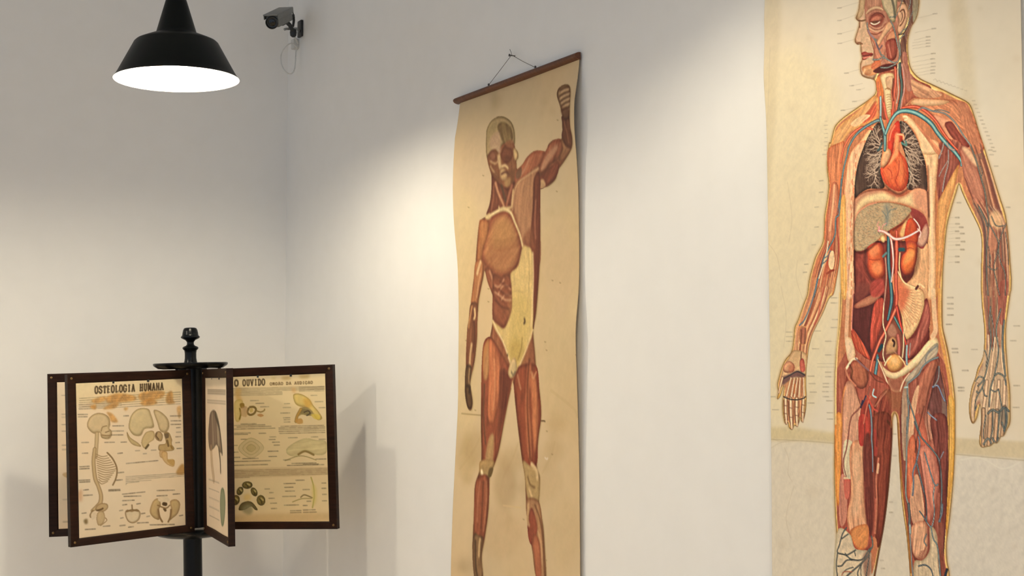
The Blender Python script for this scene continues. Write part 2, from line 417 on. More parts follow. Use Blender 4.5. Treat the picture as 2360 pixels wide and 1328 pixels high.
        add(660, [(430, 150), (380, 290), (350, 360), (340, 460), (322, 570), (270, 640), (240, 700), (213, 790), (198, 860), (205, 930), (195, 985), (222, 960), (245, 880), (256, 880), (248, 960), (243, 1050), (250, 1140),
                  (268, 1205), (290, 1190), (300, 1235), (325, 1250), (345, 1215), (365, 1222), (385, 1190), (395, 1140), (410, 1185), (430, 1150), (446, 1060), (450, 950), (445, 860), (448, 740), (458, 640), (470, 540), (502, 420), (550, 320), (600, 220), (645, 110)])
        add(330, [(690, 1310), (715, 1180), (730, 1090), (740, 1000), (743, 930), (748, 1000), (752, 1150), (754, 1310)])
        add(660, [(752, 60), (748, 180), (740, 300), (730, 420), (715, 550), (705, 700), (700, 850), (700, 1000), (700, 1200)])
        add(978, [(697, 150), (694, 400), (698, 600), (705, 800), (715, 950), (715, 1100), (708, 1328), (715, 1600), (760, 2000), (790, 2500), (800, 2900), (740, 3200), (800, 3300), (1000, 3280), (990, 2900), (1010, 2400), (1040, 1900), (1045, 1500),
                  (1050, 1328), (1085, 1130), (1110, 1000), (1135, 850), (1155, 700), (1175, 500), (1190, 250), (1198, 80)])
        add(660, [(1200, 1250), (1205, 1150), (1225, 1105), (1243, 1150), (1250, 1240)])
        add(978, [(1255, 150), (1265, 350), (1280, 600), (1300, 780), (1325, 950), (1345, 1150), (1358, 1328), (1380, 1800), (1400, 2300), (1430, 2800), (1420, 3250), (1600, 3350), (1680, 3200), (1620, 2800), (1640, 2200), (1700, 1700),
                  (1700, 1328), (1680, 1200), (1675, 1050), (1690, 920), (1705, 800), (1725, 600), (1740, 400), (1750, 150)])
        add(660, [(1750, 1190), (1750, 1000), (1735, 850), (1712, 700), (1688, 560), (1660, 440), (1640, 350), (1638, 200), (1638, 60)])
        add(330, [(1640, 1250), (1645, 1100), (1660, 900), (1680, 720), (1720, 560), (1760, 430), (1785, 355), (1810, 420), (1860, 530), (1920, 650), (1962, 740), (1982, 820), (1985, 950), (1980, 1100), (1980, 1250)])
        add(660, [(1982, 60), (1986, 150), (2000, 280), (2010, 400), (2005, 560), (1985, 650), (1950, 720), (1930, 800), (1900, 880), (1885, 960), (1875, 1050), (1880, 1130), (1895, 1185), (1915, 1195), (1940, 1150), (1955, 1085), (1968, 1030), (1980, 1090), (1980, 1200)])
        add(978, [(1965, 130), (1970, 180), (1990, 200), (2030, 192), (2060, 186), (2090, 162), (2120, 160), (2150, 108), (2175, 100), (2200, 50)])
        add(660, [(2230, 1190), (2232, 1050), (2228, 900), (2213, 780), (2203, 640), (2193, 500), (2195, 350), (2213, 200), (2233, 60)])
        add(330, [(2240, 1280), (2242, 1180), (2233, 1050), (2222, 900), (2208, 750), (2188, 620), (2150, 500), (2118, 400), (2078, 270), (2040, 150), (2000, 20)])
        add(0, [(1985, 1230), (1950, 1120), (1920, 1020), (1885, 925), (1840, 882), (1740, 832), (1640, 782), (1540, 735), (1450, 692), (1400, 650), (1365, 600), (1345, 530), (1335, 420), (1340, 330), (1365, 240), (1395, 190), (1420, 130),
                (1432, 60), (1436, 0), (1430, -100), (1380, -230), (1200, -320), (1020, -270), (945, -140)])
        return out
    F(); S = seq()
    a.poly([(x + (4 if x > 2055 else -3), y) for x, y in S], (186, 150, 96), a=.55, soft=2.2)
    a.poly(S, (232, 200, 134), ec=(206, 160, 86), er=6, line=(104, 68, 30), lw=1.8)
    full = a.mask(S)
    inner = np.clip((blur(full, 5 * a.k) - .8) / .12, 0, 1)
    a.clip = inner
    # flesh beneath the skin, region by region
    F()
    a.poly([(1880, 240), (2260, 240), (2360, 560), (2360, 900), (1780, 900), (1780, 560)], (196, 124, 84), fib=.1, ang=90, per=3)
    a.poly([(2210, 330), (2360, 500), (2360, 1060), (2220, 1060), (2255, 560)], (164, 116, 90), fib=.14, ang=84, per=3)
    a.poly([(1780, 700), (1905, 640), (1915, 700), (1870, 820), (1870, 1000), (1780, 1000)], (198, 138, 96), fib=.12, ang=112, per=3)
    a.poly([(1925, 860), (2190, 860), (2190, 1800), (1925, 1800)], (170, 92, 70), fib=.16, ang=90, per=3)
    a.clip = None

    # --- head
    A()
    a.poly([(930, -100), (905, 100), (885, 160), (916, 192), (905, 250), (880, 330), (878, 365), (900, 388), (927, 388), (927, 440), (934, 480), (939, 520), (925, 560), (926, 630), (945, 665), (1000, 682), (1045, 690), (1075, 600), (1050, 520),
            (1060, 440), (1060, 360), (1000, 250), (975, 150), (985, 80), (960, -60)], (201, 164, 130), ec=(148, 106, 76), er=5, vol=.25, line=(112, 76, 48))
    a.poly([(975, -90), (1240, -90), (1290, 60), (1262, 300), (1275, 470), (1230, 600), (1120, 600), (1040, 540), (1040, 380), (985, 240), (965, 130)], (178, 118, 94), ec=(150, 96, 74), er=4, fib=.14, ang=70)
    a.poly([(935, -80), (975, -80), (960, 60), (945, 130), (915, 165), (890, 160), (908, 90)], (192, 162, 120), ec=(160, 126, 86), er=4, a=.8)
    a.poly([(1230, 0), (1290, -140), (1390, -120), (1432, 20), (1420, 130), (1385, 210), (1345, 300), (1328, 420), (1340, 560), (1300, 610), (1268, 480), (1280, 340), (1335, 230), (1345, 110), (1310, 30)], (120, 82, 68), ec=(150, 110, 84), er=4, fib=.3, ang=75, per=2)
    a.poly([(1385, -20), (1430, -20), (1432, 60), (1418, 130), (1385, 190)], (150, 140, 112), a=.8, fib=.2)
    a.poly([(975, -90), (1110, -90), (1120, 0), (1095, 62), (1010, 85), (982, 60)], (182, 128, 102), ec=(160, 106, 80), fib=.12, ang=80)
    a.poly([(1110, -60), (1230, -60), (1245, 40), (1228, 190), (1185, 175), (1150, 110), (1120, 60)], (190, 172, 136), ec=(130, 112, 80), er=4, vol=.3)
    a.stroke([(1195, -20), (1215, 60), (1225, 150)], 6, (92, 88, 72), a=.7)
    a.poly([(985, 255), (1070, 255), (1160, 200), (1215, 240), (1205, 330), (1150, 360), (1140, 480), (1090, 560), (1050, 500), (1045, 400), (1010, 330)], (190, 124, 98), ec=(158, 92, 70), er=5, fib=.12, ang=60)
    a.tile(1940, 0, 6.64)
    a.poly([(412, 300), (440, 230), (500, 190), (590, 188), (655, 245), (645, 340), (580, 415), (500, 435), (440, 395)], (152, 86, 68), soft=2)
    a.poly([(425, 330), (450, 260), (520, 215), (600, 215), (640, 260), (625, 330), (560, 385), (480, 395), (435, 370)], (140, 66, 52), soft=1.5, fib=.12)
    a.poly([(440, 335), (480, 268), (560, 238), (622, 268), (600, 322), (520, 348)], (182, 108, 84), ec=(146, 74, 58), er=3, vol=.35)
    a.stroke([(455, 245), (530, 198), (610, 212), (655, 262)], 2, (108, 52, 42), a=.8)
    a.stroke([(446, 350), (490, 372), (540, 362), (580, 334)], 2.4, (228, 208, 172)); a.stroke([(478, 337), (500, 345), (535, 332)], 2, (112, 88, 58)); a.stroke([(440, 338), (500, 326), (580, 318)], 1.6, (110, 54, 42))
    a.stroke([(430, 385), (500, 428), (570, 430), (635, 395)], 2.4, (206, 150, 118), a=.8); a.stroke([(450, 430), (520, 462), (600, 440), (660, 380)], 2, (140, 82, 62), a=.7)
    a.stroke([(378, 205), (420, 155), (500, 118), (575, 118), (632, 150)], [3, 6, 7, 6, 3], (196, 158, 122), hi=(208, 172, 134), ec=(166, 122, 90), a=.9); a.stroke([(400, 215), (450, 175), (520, 150), (600, 160)], 1.8, (134, 88, 66), a=.7)
    A()
    a.stroke([(905, 178), (935, 182), (965, 175)], 3, (126, 86, 56)); a.stroke([(912, 200), (918, 240)], 3, (150, 104, 70))
    a.stroke([(1000, 245), (1050, 272), (1110, 262), (1150, 225)], 3.5, (206, 156, 122)); a.stroke([(1010, 290), (1060, 300), (1110, 275)], 2.5, (150, 84, 60))
    a.poly([(1170, 190), (1212, 215), (1180, 270), (1130, 330), (1090, 400), (1062, 385), (1090, 330), (1130, 255)], (212, 164, 124), ec=(160, 104, 74), er=3, vol=.2)
    a.poly([(1190, 275), (1225, 270), (1235, 330), (1160, 365), (1150, 330)], (206, 138, 100), ec=(160, 90, 62), er=3)
    a.poly([(1148, 372), (1225, 338), (1248, 420), (1238, 500), (1200, 535), (1160, 505)], (156, 76, 60), ec=(120, 50, 40), er=4, fib=.26, ang=85, vol=.35)
    a.stroke([(1165, 390), (1180, 450), (1190, 500)], 3, (196, 116, 92), a=.7)
    a.poly([(1245, 80), (1285, 32), (1322, 42), (1342, 110), (1328, 200), (1295, 275), (1262, 300), (1245, 255), (1262, 190), (1248, 130)], (206, 160, 124), ec=(158, 108, 78), er=3, vol=.3, line=(104, 68, 46))
    a.stroke([(1270, 100), (1300, 85), (1312, 140), (1290, 200), (1268, 225)], 3.5, (138, 90, 64)); a.stroke([(1285, 110), (1290, 150), (1275, 190)], 2, (112, 68, 48))
    a.stroke([(1255, 305), (1300, 290), (1335, 230)], 2.5, (70, 52, 44))
    a.poly([(932, 470), (960, 453), (990, 462), (1030, 466), (1032, 488), (1000, 502), (965, 526), (940, 522), (948, 495)], (172, 84, 70), ec=(150, 64, 52), er=3)
    a.stroke([(938, 490), (975, 484), (1030, 478)], 2, (106, 38, 32)); a.stroke([(950, 508), (980, 502), (1005, 494)], 2.4, (214, 136, 114))
    a.stroke([(890, 380), (915, 372), (940, 384)], 2.5, (140, 92, 62)); a.stroke([(960, 340), (985, 330), (1005, 345)], 3, (216, 178, 142), a=.7)
    a.stroke([(1010, 330), (1030, 400), (1045, 450)], 2, (150, 88, 66)); a.stroke([(930, 400), (960, 395), (1000, 400)], 2, (222, 178, 142), a=.5)
    a.poly([(940, 590), (1010, 565), (1085, 525), (1108, 580), (1070, 640), (1020, 665), (960, 650)], (212, 150, 100), ec=(180, 112, 70), er=4, fib=.1)
    a.poly([(1030, 560), (1085, 525), (1100, 570), (1060, 610), (1020, 600)], (196, 92, 60), a=.7, fib=.2)
    a.poly([(1035, 625), (1095, 580), (1150, 560), (1235, 560), (1245, 600), (1170, 620), (1090, 645)], (92, 36, 32), ec=(122, 54, 44), er=3)
    a.stroke([(960, 610), (950, 640)], 6, (230, 194, 144), a=.6)
    v, vh = (88, 94, 90), (152, 154, 144)
    for P, w in (([(982, 200), (985, 240), (1010, 300), (1050, 350), (1075, 410), (1105, 480)], 3), ([(1185, 180), (1212, 235), (1228, 300), (1245, 380), (1262, 450), (1262, 520)], 3.2), ([(1040, 335), (1070, 350)], 2), ([(1030, 520), (1080, 520), (1120, 500), (1160, 520), (1210, 545), (1250, 535), (1275, 470)], 3),
                 ([(1105, 480), (1130, 490), (1120, 520)], 2.6), ([(1100, 590), (1160, 590), (1230, 560)], 3), ([(1270, 300), (1290, 270), (1320, 250)], 2.6), ([(1260, 350), (1285, 320), (1310, 300)], 2.4), ([(1270, 480), (1268, 420), (1260, 360)], 4), ([(1180, 150), (1240, 130), (1290, 0)], 2), ([(1345, 80), (1360, 20), (1350, -40)], 2.4), ([(1380, 100), (1360, 150), (1340, 210)], 2)):
        a.stroke(P, w, v, hi=vh, a=.9)
    a.stroke([(1060, 380), (1085, 430), (1110, 400)], 4, (110, 84, 92), a=.8); a.stroke([(990, 270), (1010, 300), (1040, 330)], 5, (160, 120, 122), a=.7)
    # --- neck
    a.poly([(1066, 700), (1100, 640), (1240, 605), (1335, 560), (1362, 640), (1425, 702), (1545, 765), (1490, 850), (1390, 860), (1310, 930), (1240, 990), (1130, 1050), (1085, 930), (1070, 800)], (176, 96, 70), ec=(150, 74, 54), er=6, fib=.2, ang=80)
    a.poly([(1290, 480), (1330, 470), (1345, 600), (1390, 690), (1420, 760), (1340, 800), (1315, 700)], (172, 110, 90), fib=.16, ang=80)
    a.poly([(1370, 700), (1430, 720), (1560, 785), (1640, 830), (1560, 860), (1420, 850), (1380, 790)], (202, 146, 108), fib=.18, ang=35)
    a.poly([(1062, 700), (1100, 670), (1125, 780), (1120, 860), (1085, 900), (1072, 800)], (212, 120, 66), fib=.14, ang=85)
    a.poly([(1100, 662), (1160, 640), (1215, 652), (1212, 740), (1192, 800), (1200, 950), (1185, 1040), (1165, 1030), (1140, 900), (1128, 800), (1108, 720)], (228, 198, 150), ec=(178, 134, 88), er=4, vol=.2)
    a.poly([(1150, 680), (1212, 670), (1205, 750), (1170, 790), (1150, 750)], (206, 160, 122), a=.8, ec=(176, 128, 90), er=3)
    for i in range(9): a.stroke([(1150 + i * 2, 830 + i * 22), (1172 + i, 824 + i * 22), (1196, 832 + i * 21)], 1.6, (170, 128, 80), a=.7)
    a.stroke([(1140, 780), (1165, 770), (1190, 790)], 2, (160, 112, 70))
    red, rh, rd = (204, 76, 52), (232, 128, 96), (140, 46, 36)
    teal, th, td = (72, 112, 116), (142, 176, 168), (44, 72, 80)
    a.stroke([(1225, 590), (1230, 700), (1216, 850), (1203, 1010)], 5.5, red, hi=rh, ec=rd)
    a.stroke([(1210, 690), (1205, 800), (1212, 880)], 3, (112, 40, 34), a=.8)
    a.stroke([(1268, 560), (1270, 640), (1284, 740), (1276, 860), (1250, 985)], 8, (62, 72, 68), hi=(112, 122, 112), ec=(34, 42, 42))
    a.stroke([(1252, 560), (1250, 700), (1256, 800), (1240, 900)], 2.6, (176, 178, 160), a=.8)
    a.stroke([(1285, 560), (1302, 660), (1306, 780), (1285, 880), (1275, 960)], 4, (168, 120, 108), hi=(196, 150, 136))
    a.stroke([(1098, 850), (1100, 950), (1098, 1040)], 6, (126, 142, 142), hi=(196, 202, 190), ec=(80, 94, 98))
    a.stroke([(1075, 720), (1080, 850), (1082, 960)], 4, (196, 92, 60), hi=(222, 140, 96))
    a.stroke([(1128, 900), (1145, 1000), (1168, 1080)], 5, red, hi=rh); a.stroke([(1190, 960), (1196, 1030), (1190, 1090)], 3, (206, 96, 60))
    # --- shoulders
    a.poly([(1058, 835), (1078, 960), (1060, 1040), (930, 1110), (830, 1160), (765, 1260), (745, 1328), (672, 1328), (690, 1190), (760, 1085), (880, 990)], (222, 164, 106), ec=(212, 146, 80), er=8, fib=.12, ang=140)
    a.poly([(935, 1040), (1000, 960), (1060, 880), (1075, 960), (1062, 1030), (985, 1070), (950, 1085)], (204, 92, 62), ec=(222, 136, 84), er=4, fib=.24, ang=135)
    a.poly([(840, 1080), (940, 1010), (1010, 1010), (960, 1060), (880, 1110)], (234, 198, 148), a=.8, fib=.12, ang=150)
    a.poly([(1075, 1090), (1045, 1095), (985, 1150), (930, 1230), (870, 1328), (970, 1328), (1015, 1220), (1072, 1120)], (236, 186, 136), ec=(206, 130, 82), er=4, vol=.25)
    a.poly([(1365, 885), (1480, 865), (1700, 872), (1840, 895), (1900, 985), (1955, 1140), (2000, 1328), (1800, 1328), (1720, 1180), (1600, 1040), (1470, 965), (1340, 940)], (204, 130, 92), ec=(180, 104, 70), er=8, fib=.2, ang=40)
    a.poly([(1780, 900), (1850, 905), (1900, 1000), (1960, 1180), (1995, 1328), (1900, 1328), (1850, 1180), (1790, 1020)], (186, 116, 84), fib=.2, ang=70, a=.85)
    a.poly([(1370, 890), (1420, 868), (1540, 870), (1700, 885), (1640, 920), (1500, 930), (1390, 918)], (226, 180, 136), ec=(190, 136, 94), er=4, vol=.3)
    a.poly([(1560, 1000), (1680, 1040), (1730, 1070), (1660, 1090), (1700, 1160), (1790, 1300), (1730, 1260), (1640, 1120)], (226, 158, 122), a=.9, ec=(200, 120, 86), er=3)
    a.poly([(1665, 1080), (1725, 1068), (1790, 1160), (1880, 1275), (1835, 1290), (1745, 1225), (1690, 1150)], (152, 72, 58), ec=(128, 56, 46), er=4, fib=.2, ang=50)
    # --- cut body wall and chest cavity
    B()
    a.poly([(640, 60), (735, 0), (790, 0), (760, 200), (745, 420), (735, 640), (690, 880), (615, 890), (615, 700), (645, 500), (655, 350), (640, 220)], (208, 124, 82), ec=(196, 104, 60), er=5, fib=.22, ang=95)
    a.poly([(1590, 60), (1660, -30), (1800, 0), (1805, 180), (1740, 290), (1665, 400), (1620, 540), (1588, 330)], (146, 78, 64), ec=(176, 96, 72), er=5, fib=.25, ang=100)
    a.poly([(1785, 190), (1740, 420), (1690, 600), (1660, 800), (1640, 1100), (1600, 1328), (1570, 1328), (1585, 900), (1600, 560), (1665, 400)], (222, 160, 96), ec=(196, 126, 66), er=5, fib=.12, ang=100)
    a.poly([(880, 30), (975, -20), (930, 130), (895, 280), (872, 470), (868, 700), (865, 900), (872, 1328), (800, 1328), (792, 1000), (782, 700), (785, 400), (820, 150)], (234, 180, 136), ec=(212, 128, 86), er=5, fib=.16, ang=95, vol=.2)
    for k in range(34):
        y = 60 + k * 37; x = np.interp(y, [60, 280, 500, 900, 1328], [905, 865, 838, 832, 838]) + (RNG.random() - .5) * 34
        a.stroke([(x, y), (x - 4, y + 18), (x - 5 + 6 * RNG.random(), y + 42)], 3.2, (216, 116, 76) if k % 2 else (244, 208, 162), a=.6)
    a.poly([(755, 500), (795, 480), (800, 900), (805, 1328), (760, 1328), (748, 1000), (745, 700)], (234, 176, 92), a=.85, fib=.1, ang=90)
    a.stroke([(772, 560), (775, 800), (780, 1100), (782, 1328)], 3, (248, 210, 128), a=.7)
    a.poly([(1450, -10), (1600, -10), (1605, 150), (1590, 330), (1578, 520), (1580, 760), (1585, 1000), (1575, 1328), (1500, 1328), (1516, 900), (1514, 600), (1515, 420), (1508, 220)], (236, 190, 140), ec=(208, 144, 98), er=5, fib=.1, ang=92, vol=.2)
    a.stroke([(1540, 300), (1545, 600), (1550, 900), (1545, 1250)], 6, (246, 212, 168), a=.6); a.stroke([(1580, 420), (1600, 640), (1600, 900), (1590, 1250)], 4, (206, 122, 70), a=.5)
    A()
    a.poly([(1290, 1012), (1340, 1015), (1420, 1090), (1500, 1185), (1570, 1270), (1605, 1345), (1455, 1345), (1440, 1250), (1390, 1140), (1310, 1055)], (238, 200, 150), ec=(208, 150, 100), er=4, vol=.25)
    a.poly([(1400, 1070), (1480, 1150), (1600, 1280), (1640, 1345), (1590, 1345), (1520, 1240), (1430, 1120)], (216, 132, 92), a=.8, fib=.15, ang=50)
    a.stroke([(1300, 1020), (1325, 1018), (1335, 1040), (1310, 1050)], 3, (244, 216, 168))
    L = [(1730 + 0, 0)]
    lung_l = [(1980 + 44, 283), (2034, 296), (2036, 330), (2032, 372), (2034, 410), (2038, 434), (2003, 436), (1983, 447), (1971, 456), (1971, 420), (1977, 382), (1987, 350), (2003, 312)]
    lung_r = [(2075, 280), (2091, 286), (2110, 312), (2122, 342), (2132, 370), (2137, 404), (2137, 442), (2120, 437), (2092, 436), (2094, 396), (2088, 360), (2078, 330), (2074, 300)]
    F()
    for P in (lung_l, lung_r): a.poly(P, (84, 62, 52), ec=(54, 38, 32), er=4, fib=.2, ang=90)
    m = a.mask(lung_l) + a.mask(lung_r); a.clip = np.clip(m, 0, 1); bc = (160, 136, 116); bh = (190, 168, 146)
    K = a.tile(1940, 230, 6.035)
    for x, y, an in ((560, 640, 200), (560, 660, 170), (555, 700, 150), (550, 740, 130), (540, 760, 112), (545, 620, 230), (520, 560, 250), (520, 760, 160), (500, 800, 140), (480, 900, 110), (520, 900, 125), (500, 1000, 150), (480, 1050, 120), (450, 470, 250), (560, 800, 100),
                     (860, 560, 300), (870, 580, 330), (880, 600, 0), (890, 640, 20), (880, 680, 45), (890, 720, 60), (900, 800, 70), (920, 860, 60), (930, 950, 75), (850, 480, 290), (960, 760, 20), (960, 1000, 50), (980, 620, 340), (930, 700, 10), (960, 1060, 90)):
        a.tree(x, y, an, 90, 3.2, bc, 3, 30, hi=bh)
    a.stroke([(560, 600), (520, 690), (500, 700)], 5, (72, 92, 92)); a.stroke([(830, 600), (900, 630), (890, 580)], 4.5, (92, 128, 118))
    a.clip = None
    # --- heart and great vessels
    a.poly([(650, 690), (655, 520), (700, 400), (760, 310), (800, 300), (815, 380), (820, 470), (790, 520), (740, 560), (720, 700), (690, 760)], (218, 66, 44), ec=(184, 48, 36), er=4, vol=.35)
    a.stroke([(665, 560), (690, 450), (740, 360)], 4, (240, 140, 98), a=.8)
    a.poly([(735, 500), (850, 480), (850, 570), (800, 610), (810, 720), (890, 830), (930, 960), (930, 1110), (890, 1230), (800, 1280), (680, 1230), (590, 1140), (545, 1010), (560, 900), (640, 850), (700, 760), (740, 640)], (226, 96, 54), ec=(190, 62, 40), er=9, vol=.45, fib=.14, ang=60)
    a.poly([(750, 480), (800, 480), (800, 600), (790, 760), (720, 850), (640, 930), (690, 820), (740, 700)], (244, 166, 108), a=.85, soft=2)
    a.poly([(790, 780), (840, 830), (870, 980), (850, 1150), (810, 1180), (790, 1000)], (246, 146, 88), a=.6, soft=4)
    a.poly([(620, 960), (700, 930), (740, 1040), (700, 1120), (630, 1080)], (240, 120, 72), a=.6, soft=4)
    a.stroke([(800, 850), (790, 1000), (750, 1120), (780, 1200)], 3, (190, 56, 38), a=.6); a.stroke([(640, 950), (690, 1010), (700, 1100)], 2.4, (196, 60, 40), a=.6); a.stroke([(860, 900), (870, 1020), (840, 1140)], 2, (196, 64, 40), a=.5)
    a.poly([(600, 700), (650, 680), (690, 720), (680, 800), (630, 900), (570, 950), (545, 930), (555, 820)], (232, 172, 124), ec=(186, 112, 72), er=4, vol=.4)
    a.stroke([(700, 740), (660, 860), (580, 950)], 2.5, (140, 58, 40), a=.8)
    a.stroke([(770, 480), (850, 490), (860, 540)], 5, (236, 120, 80), hi=(250, 180, 130))
    # --- big veins and arteries of the arms
    A()
    a.stroke([(1030, 1130), (930, 1115), (840, 1185), (790, 1265), (765, 1340), (750, 1420)], [4, 6, 6.5, 6, 5, 4], (208, 86, 58), hi=(232, 138, 98), ec=(160, 60, 42))
    a.stroke([(1100, 1050), (1050, 1062), (950, 1120), (875, 1190), (822, 1285), (808, 1345), (775, 1480), (755, 1620), (738, 1760), (712, 1900), (690, 2020), (652, 2150), (600, 2265), (555, 2420), (520, 2600)], [7, 7, 6.5, 6, 5.5, 5, 4.5, 4.2, 4, 4, 4, 4, 4, 3.5, 3], (82, 104, 108), hi=(140, 158, 152), ec=(48, 66, 74))
    a.stroke([(1290, 942), (1400, 932), (1490, 970), (1580, 1055), (1640, 1150), (1715, 1250), (1770, 1310)], [5, 6.5, 6.5, 6, 6, 5, 4], red, hi=rh, ec=rd)
    a.stroke([(1425, 968), (1470, 942), (1560, 972), (1660, 992), (1750, 1070), (1822, 1180), (1890, 1275)], 3.6, (116, 106, 100), hi=(160, 150, 140))
    a.stroke([(1550, 970), (1620, 960), (1700, 985)], 2.4, (124, 116, 108))
    a.stroke([(1096, 1030), (1118, 1110), (1136, 1180), (1136, 1310)], [7, 8, 9.5, 8], teal, hi=th, ec=td)
    a.stroke([(1142, 1170), (1185, 1065), (1240, 990), (1310, 968), (1400, 985), (1480, 1030), (1545, 1085), (1600, 1165), (1670, 1250), (1740, 1320), (1800, 1400), (1806, 1445)], [8, 9, 9.5, 9.5, 10, 10, 10, 9.5, 9, 8.5, 7, 5], (76, 122, 124), hi=(150, 186, 176), ec=(44, 78, 84))
    B()
    for P, w in (([(1650, 0), (1640, 50), (1610, 130)], 3.4), ([(1692, 60), (1690, 180), (1660, 300), (1640, 420)], 3), ([(1690, 150), (1640, 230), (1610, 290)], 2.2), ([(1745, 60), (1700, 40), (1680, 0)], 4)):
        a.stroke(P, w, (132, 112, 106), hi=(176, 156, 146))
    # --- diaphragm, liver, spleen, kidneys
    bgp = [(872, 900), (1000, 860), (1420, 860), (1516, 880), (1515, 1328), (1500, 1500), (1530, 1650), (1500, 1800), (1350, 1900), (1010, 1900), (900, 1780), (848, 1600), (860, 1400), (874, 1328)]
    a.poly(bgp, (128, 56, 48), ec=(98, 38, 34), er=8, fib=.16, ang=90)
    a.poly([(1425, 915), (1518, 895), (1516, 1328), (1500, 1370), (1400, 1328), (1320, 1250), (1390, 1150)], (226, 172, 122), ec=(206, 144, 98), er=6, fib=.08, ang=90)
    a.poly([(876, 1060), (960, 960), (1000, 1000), (1010, 1150), (1060, 1230), (1130, 1230), (1130, 1328), (1010, 1328), (960, 1160), (900, 1100)], (160, 72, 60), a=.8, soft=3, fib=.15)
    a.poly([(870, 520), (940, 445), (1050, 420), (1140, 420), (1260, 470), (1340, 440), (1400, 402), (1465, 402), (1510, 450), (1516, 700), (1470, 600), (1360, 555), (1220, 520), (1050, 520), (960, 555), (900, 620), (868, 720)], (234, 206, 150), ec=(204, 138, 98), er=6, vol=.15)
    a.poly([(1380, 415), (1465, 400), (1512, 450), (1517, 680), (1470, 600), (1400, 560)], (212, 132, 102), a=.75, soft=5)
    a.poly([(870, 520), (940, 445), (1060, 415), (1130, 410), (1090, 435), (980, 465), (910, 520), (872, 620)], (176, 104, 82), a=.7, soft=3)
    a.poly([(1120, 390), (1200, 420), (1260, 448), (1330, 415), (1360, 430), (1270, 475), (1180, 450)], (150, 52, 38), a=.6, soft=4)
    a.poly([(1345, 575), (1430, 590), (1500, 660), (1518, 790), (1480, 920), (1425, 900), (1415, 800), (1390, 680)], (150, 60, 54), ec=(170, 80, 70), er=5)
    liver = [(878, 680), (915, 600), (1000, 542), (1100, 520), (1220, 526), (1362, 572), (1345, 630), (1280, 692), (1205, 755), (1135, 795), (1070, 850), (990, 915), (925, 945), (872, 935), (862, 820)]
    a.poly(liver, (186, 160, 122), ec=(170, 138, 98), er=5, line=(150, 104, 74), lw=1)
    mk = a.mask(liver); a.clip = mk
    for _ in range(1500):
        x, y = 865 + RNG.random() * 500, 520 + RNG.random() * 430
        a.stroke([(x, y), (x + 4, y + 3), (x + 7, y + 2)], 1.3, [(140, 122, 92), (206, 178, 134), (190, 140, 100), (130, 124, 104)][int(RNG.random() * 4)], a=.6)
    a.poly([(1130, 540), (1180, 540), (1190, 640), (1170, 720), (1140, 740), (1130, 640)], (132, 140, 130), a=.6, soft=4)
    for P in ([(1150, 720), (1145, 640), (1110, 590)], [(1150, 650), (1180, 590), (1240, 570)], [(1150, 720), (1165, 640), (1150, 560)]): a.stroke(P, 2, (110, 124, 122), a=.6)
    for P in ([(1100, 760), (1070, 720), (1080, 690)], [(1110, 760), (1120, 720), (1150, 700)]): a.stroke(P, 2, (224, 150, 140), a=.8)
    a.clip = None
    a.stroke([(866, 700), (900, 610), (985, 545), (1060, 522)], 3, (224, 156, 122), a=.8)
    a.poly([(1498, 705), (1526, 760), (1512, 860), (1472, 912), (1432, 895), (1418, 850), (1450, 790)], (204, 154, 128), ec=(156, 88, 76), er=4, vol=.35)
    a.poly([(1150, 790), (1260, 715), (1330, 690), (1340, 780), (1290, 850), (1200, 850)], (186, 86, 52), ec=(150, 56, 40), er=4)
    a.poly([(1270, 790), (1310, 690), (1330, 690), (1310, 800), (1290, 830)], (234, 186, 118), a=.9, soft=1)
    a.poly([(1310, 820), (1330, 700), (1365, 655), (1405, 690), (1425, 780), (1420, 880), (1340, 890)], (208, 84, 48), ec=(164, 52, 36), er=5, vol=.4)
    a.poly([(975, 930), (1030, 880), (1095, 875), (1130, 930), (1120, 1000), (1142, 1080), (1132, 1160), (1085, 1205), (1020, 1172), (985, 1090), (990, 1010)], (218, 98, 54), ec=(152, 50, 38), er=9, vol=.4)
    a.poly([(1010, 920), (1070, 890), (1090, 940), (1040, 1000), (1005, 970)], (244, 144, 92), a=.8, soft=3); a.poly([(1030, 1060), (1090, 1040), (1115, 1110), (1080, 1150), (1035, 1120)], (244, 146, 90), a=.8, soft=3)
    a.stroke([(1000, 1015), (1050, 1022), (1100, 1015)], 2, (160, 56, 40), a=.6)
    a.poly([(1325, 865), (1400, 865), (1424, 930), (1412, 1050), (1372, 1140), (1312, 1152), (1280, 1090), (1288, 990), (1330, 940)], (226, 110, 54), ec=(160, 54, 40), er=8, vol=.4)
    a.poly([(1335, 960), (1385, 930), (1395, 990), (1340, 1050), (1300, 1060)], (248, 168, 92), a=.8, soft=3); a.stroke([(1330, 925), (1360, 915), (1390, 925)], 2, (170, 60, 40), a=.6)
    a.poly([(1100, 815), (1125, 805), (1145, 840), (1130, 870), (1105, 855)], (234, 202, 140), ec=(190, 140, 90), er=3)
    for P, w, al in (([(975, 930), (962, 1010), (975, 1100), (1020, 1195), (1090, 1225)], 9, .35), ([(1425, 930), (1420, 1050), (1380, 1150), (1310, 1175)], 10, .35), ([(872, 940), (930, 958), (1000, 925), (1075, 860)], 5, .4), ([(1210, 760), (1290, 700), (1350, 630)], 4, .35),
                     ([(880, 480), (960, 425), (1080, 405), (1170, 410)], 4, .3), ([(1510, 430), (1520, 600), (1524, 720)], 4, .3), ([(1105, 330), (1180, 405), (1260, 445), (1330, 405)], 4, .35), ([(872, 450), (868, 700), (872, 1000), (878, 1300)], 4, .3), ([(1514, 200), (1518, 420), (1520, 640)], 4, .3)):
        for q in (1.6, 1.0, .5): a.stroke(P, w * q, (62, 26, 22), a=al * .45)
    # --- belly cavity (lower)
    C()
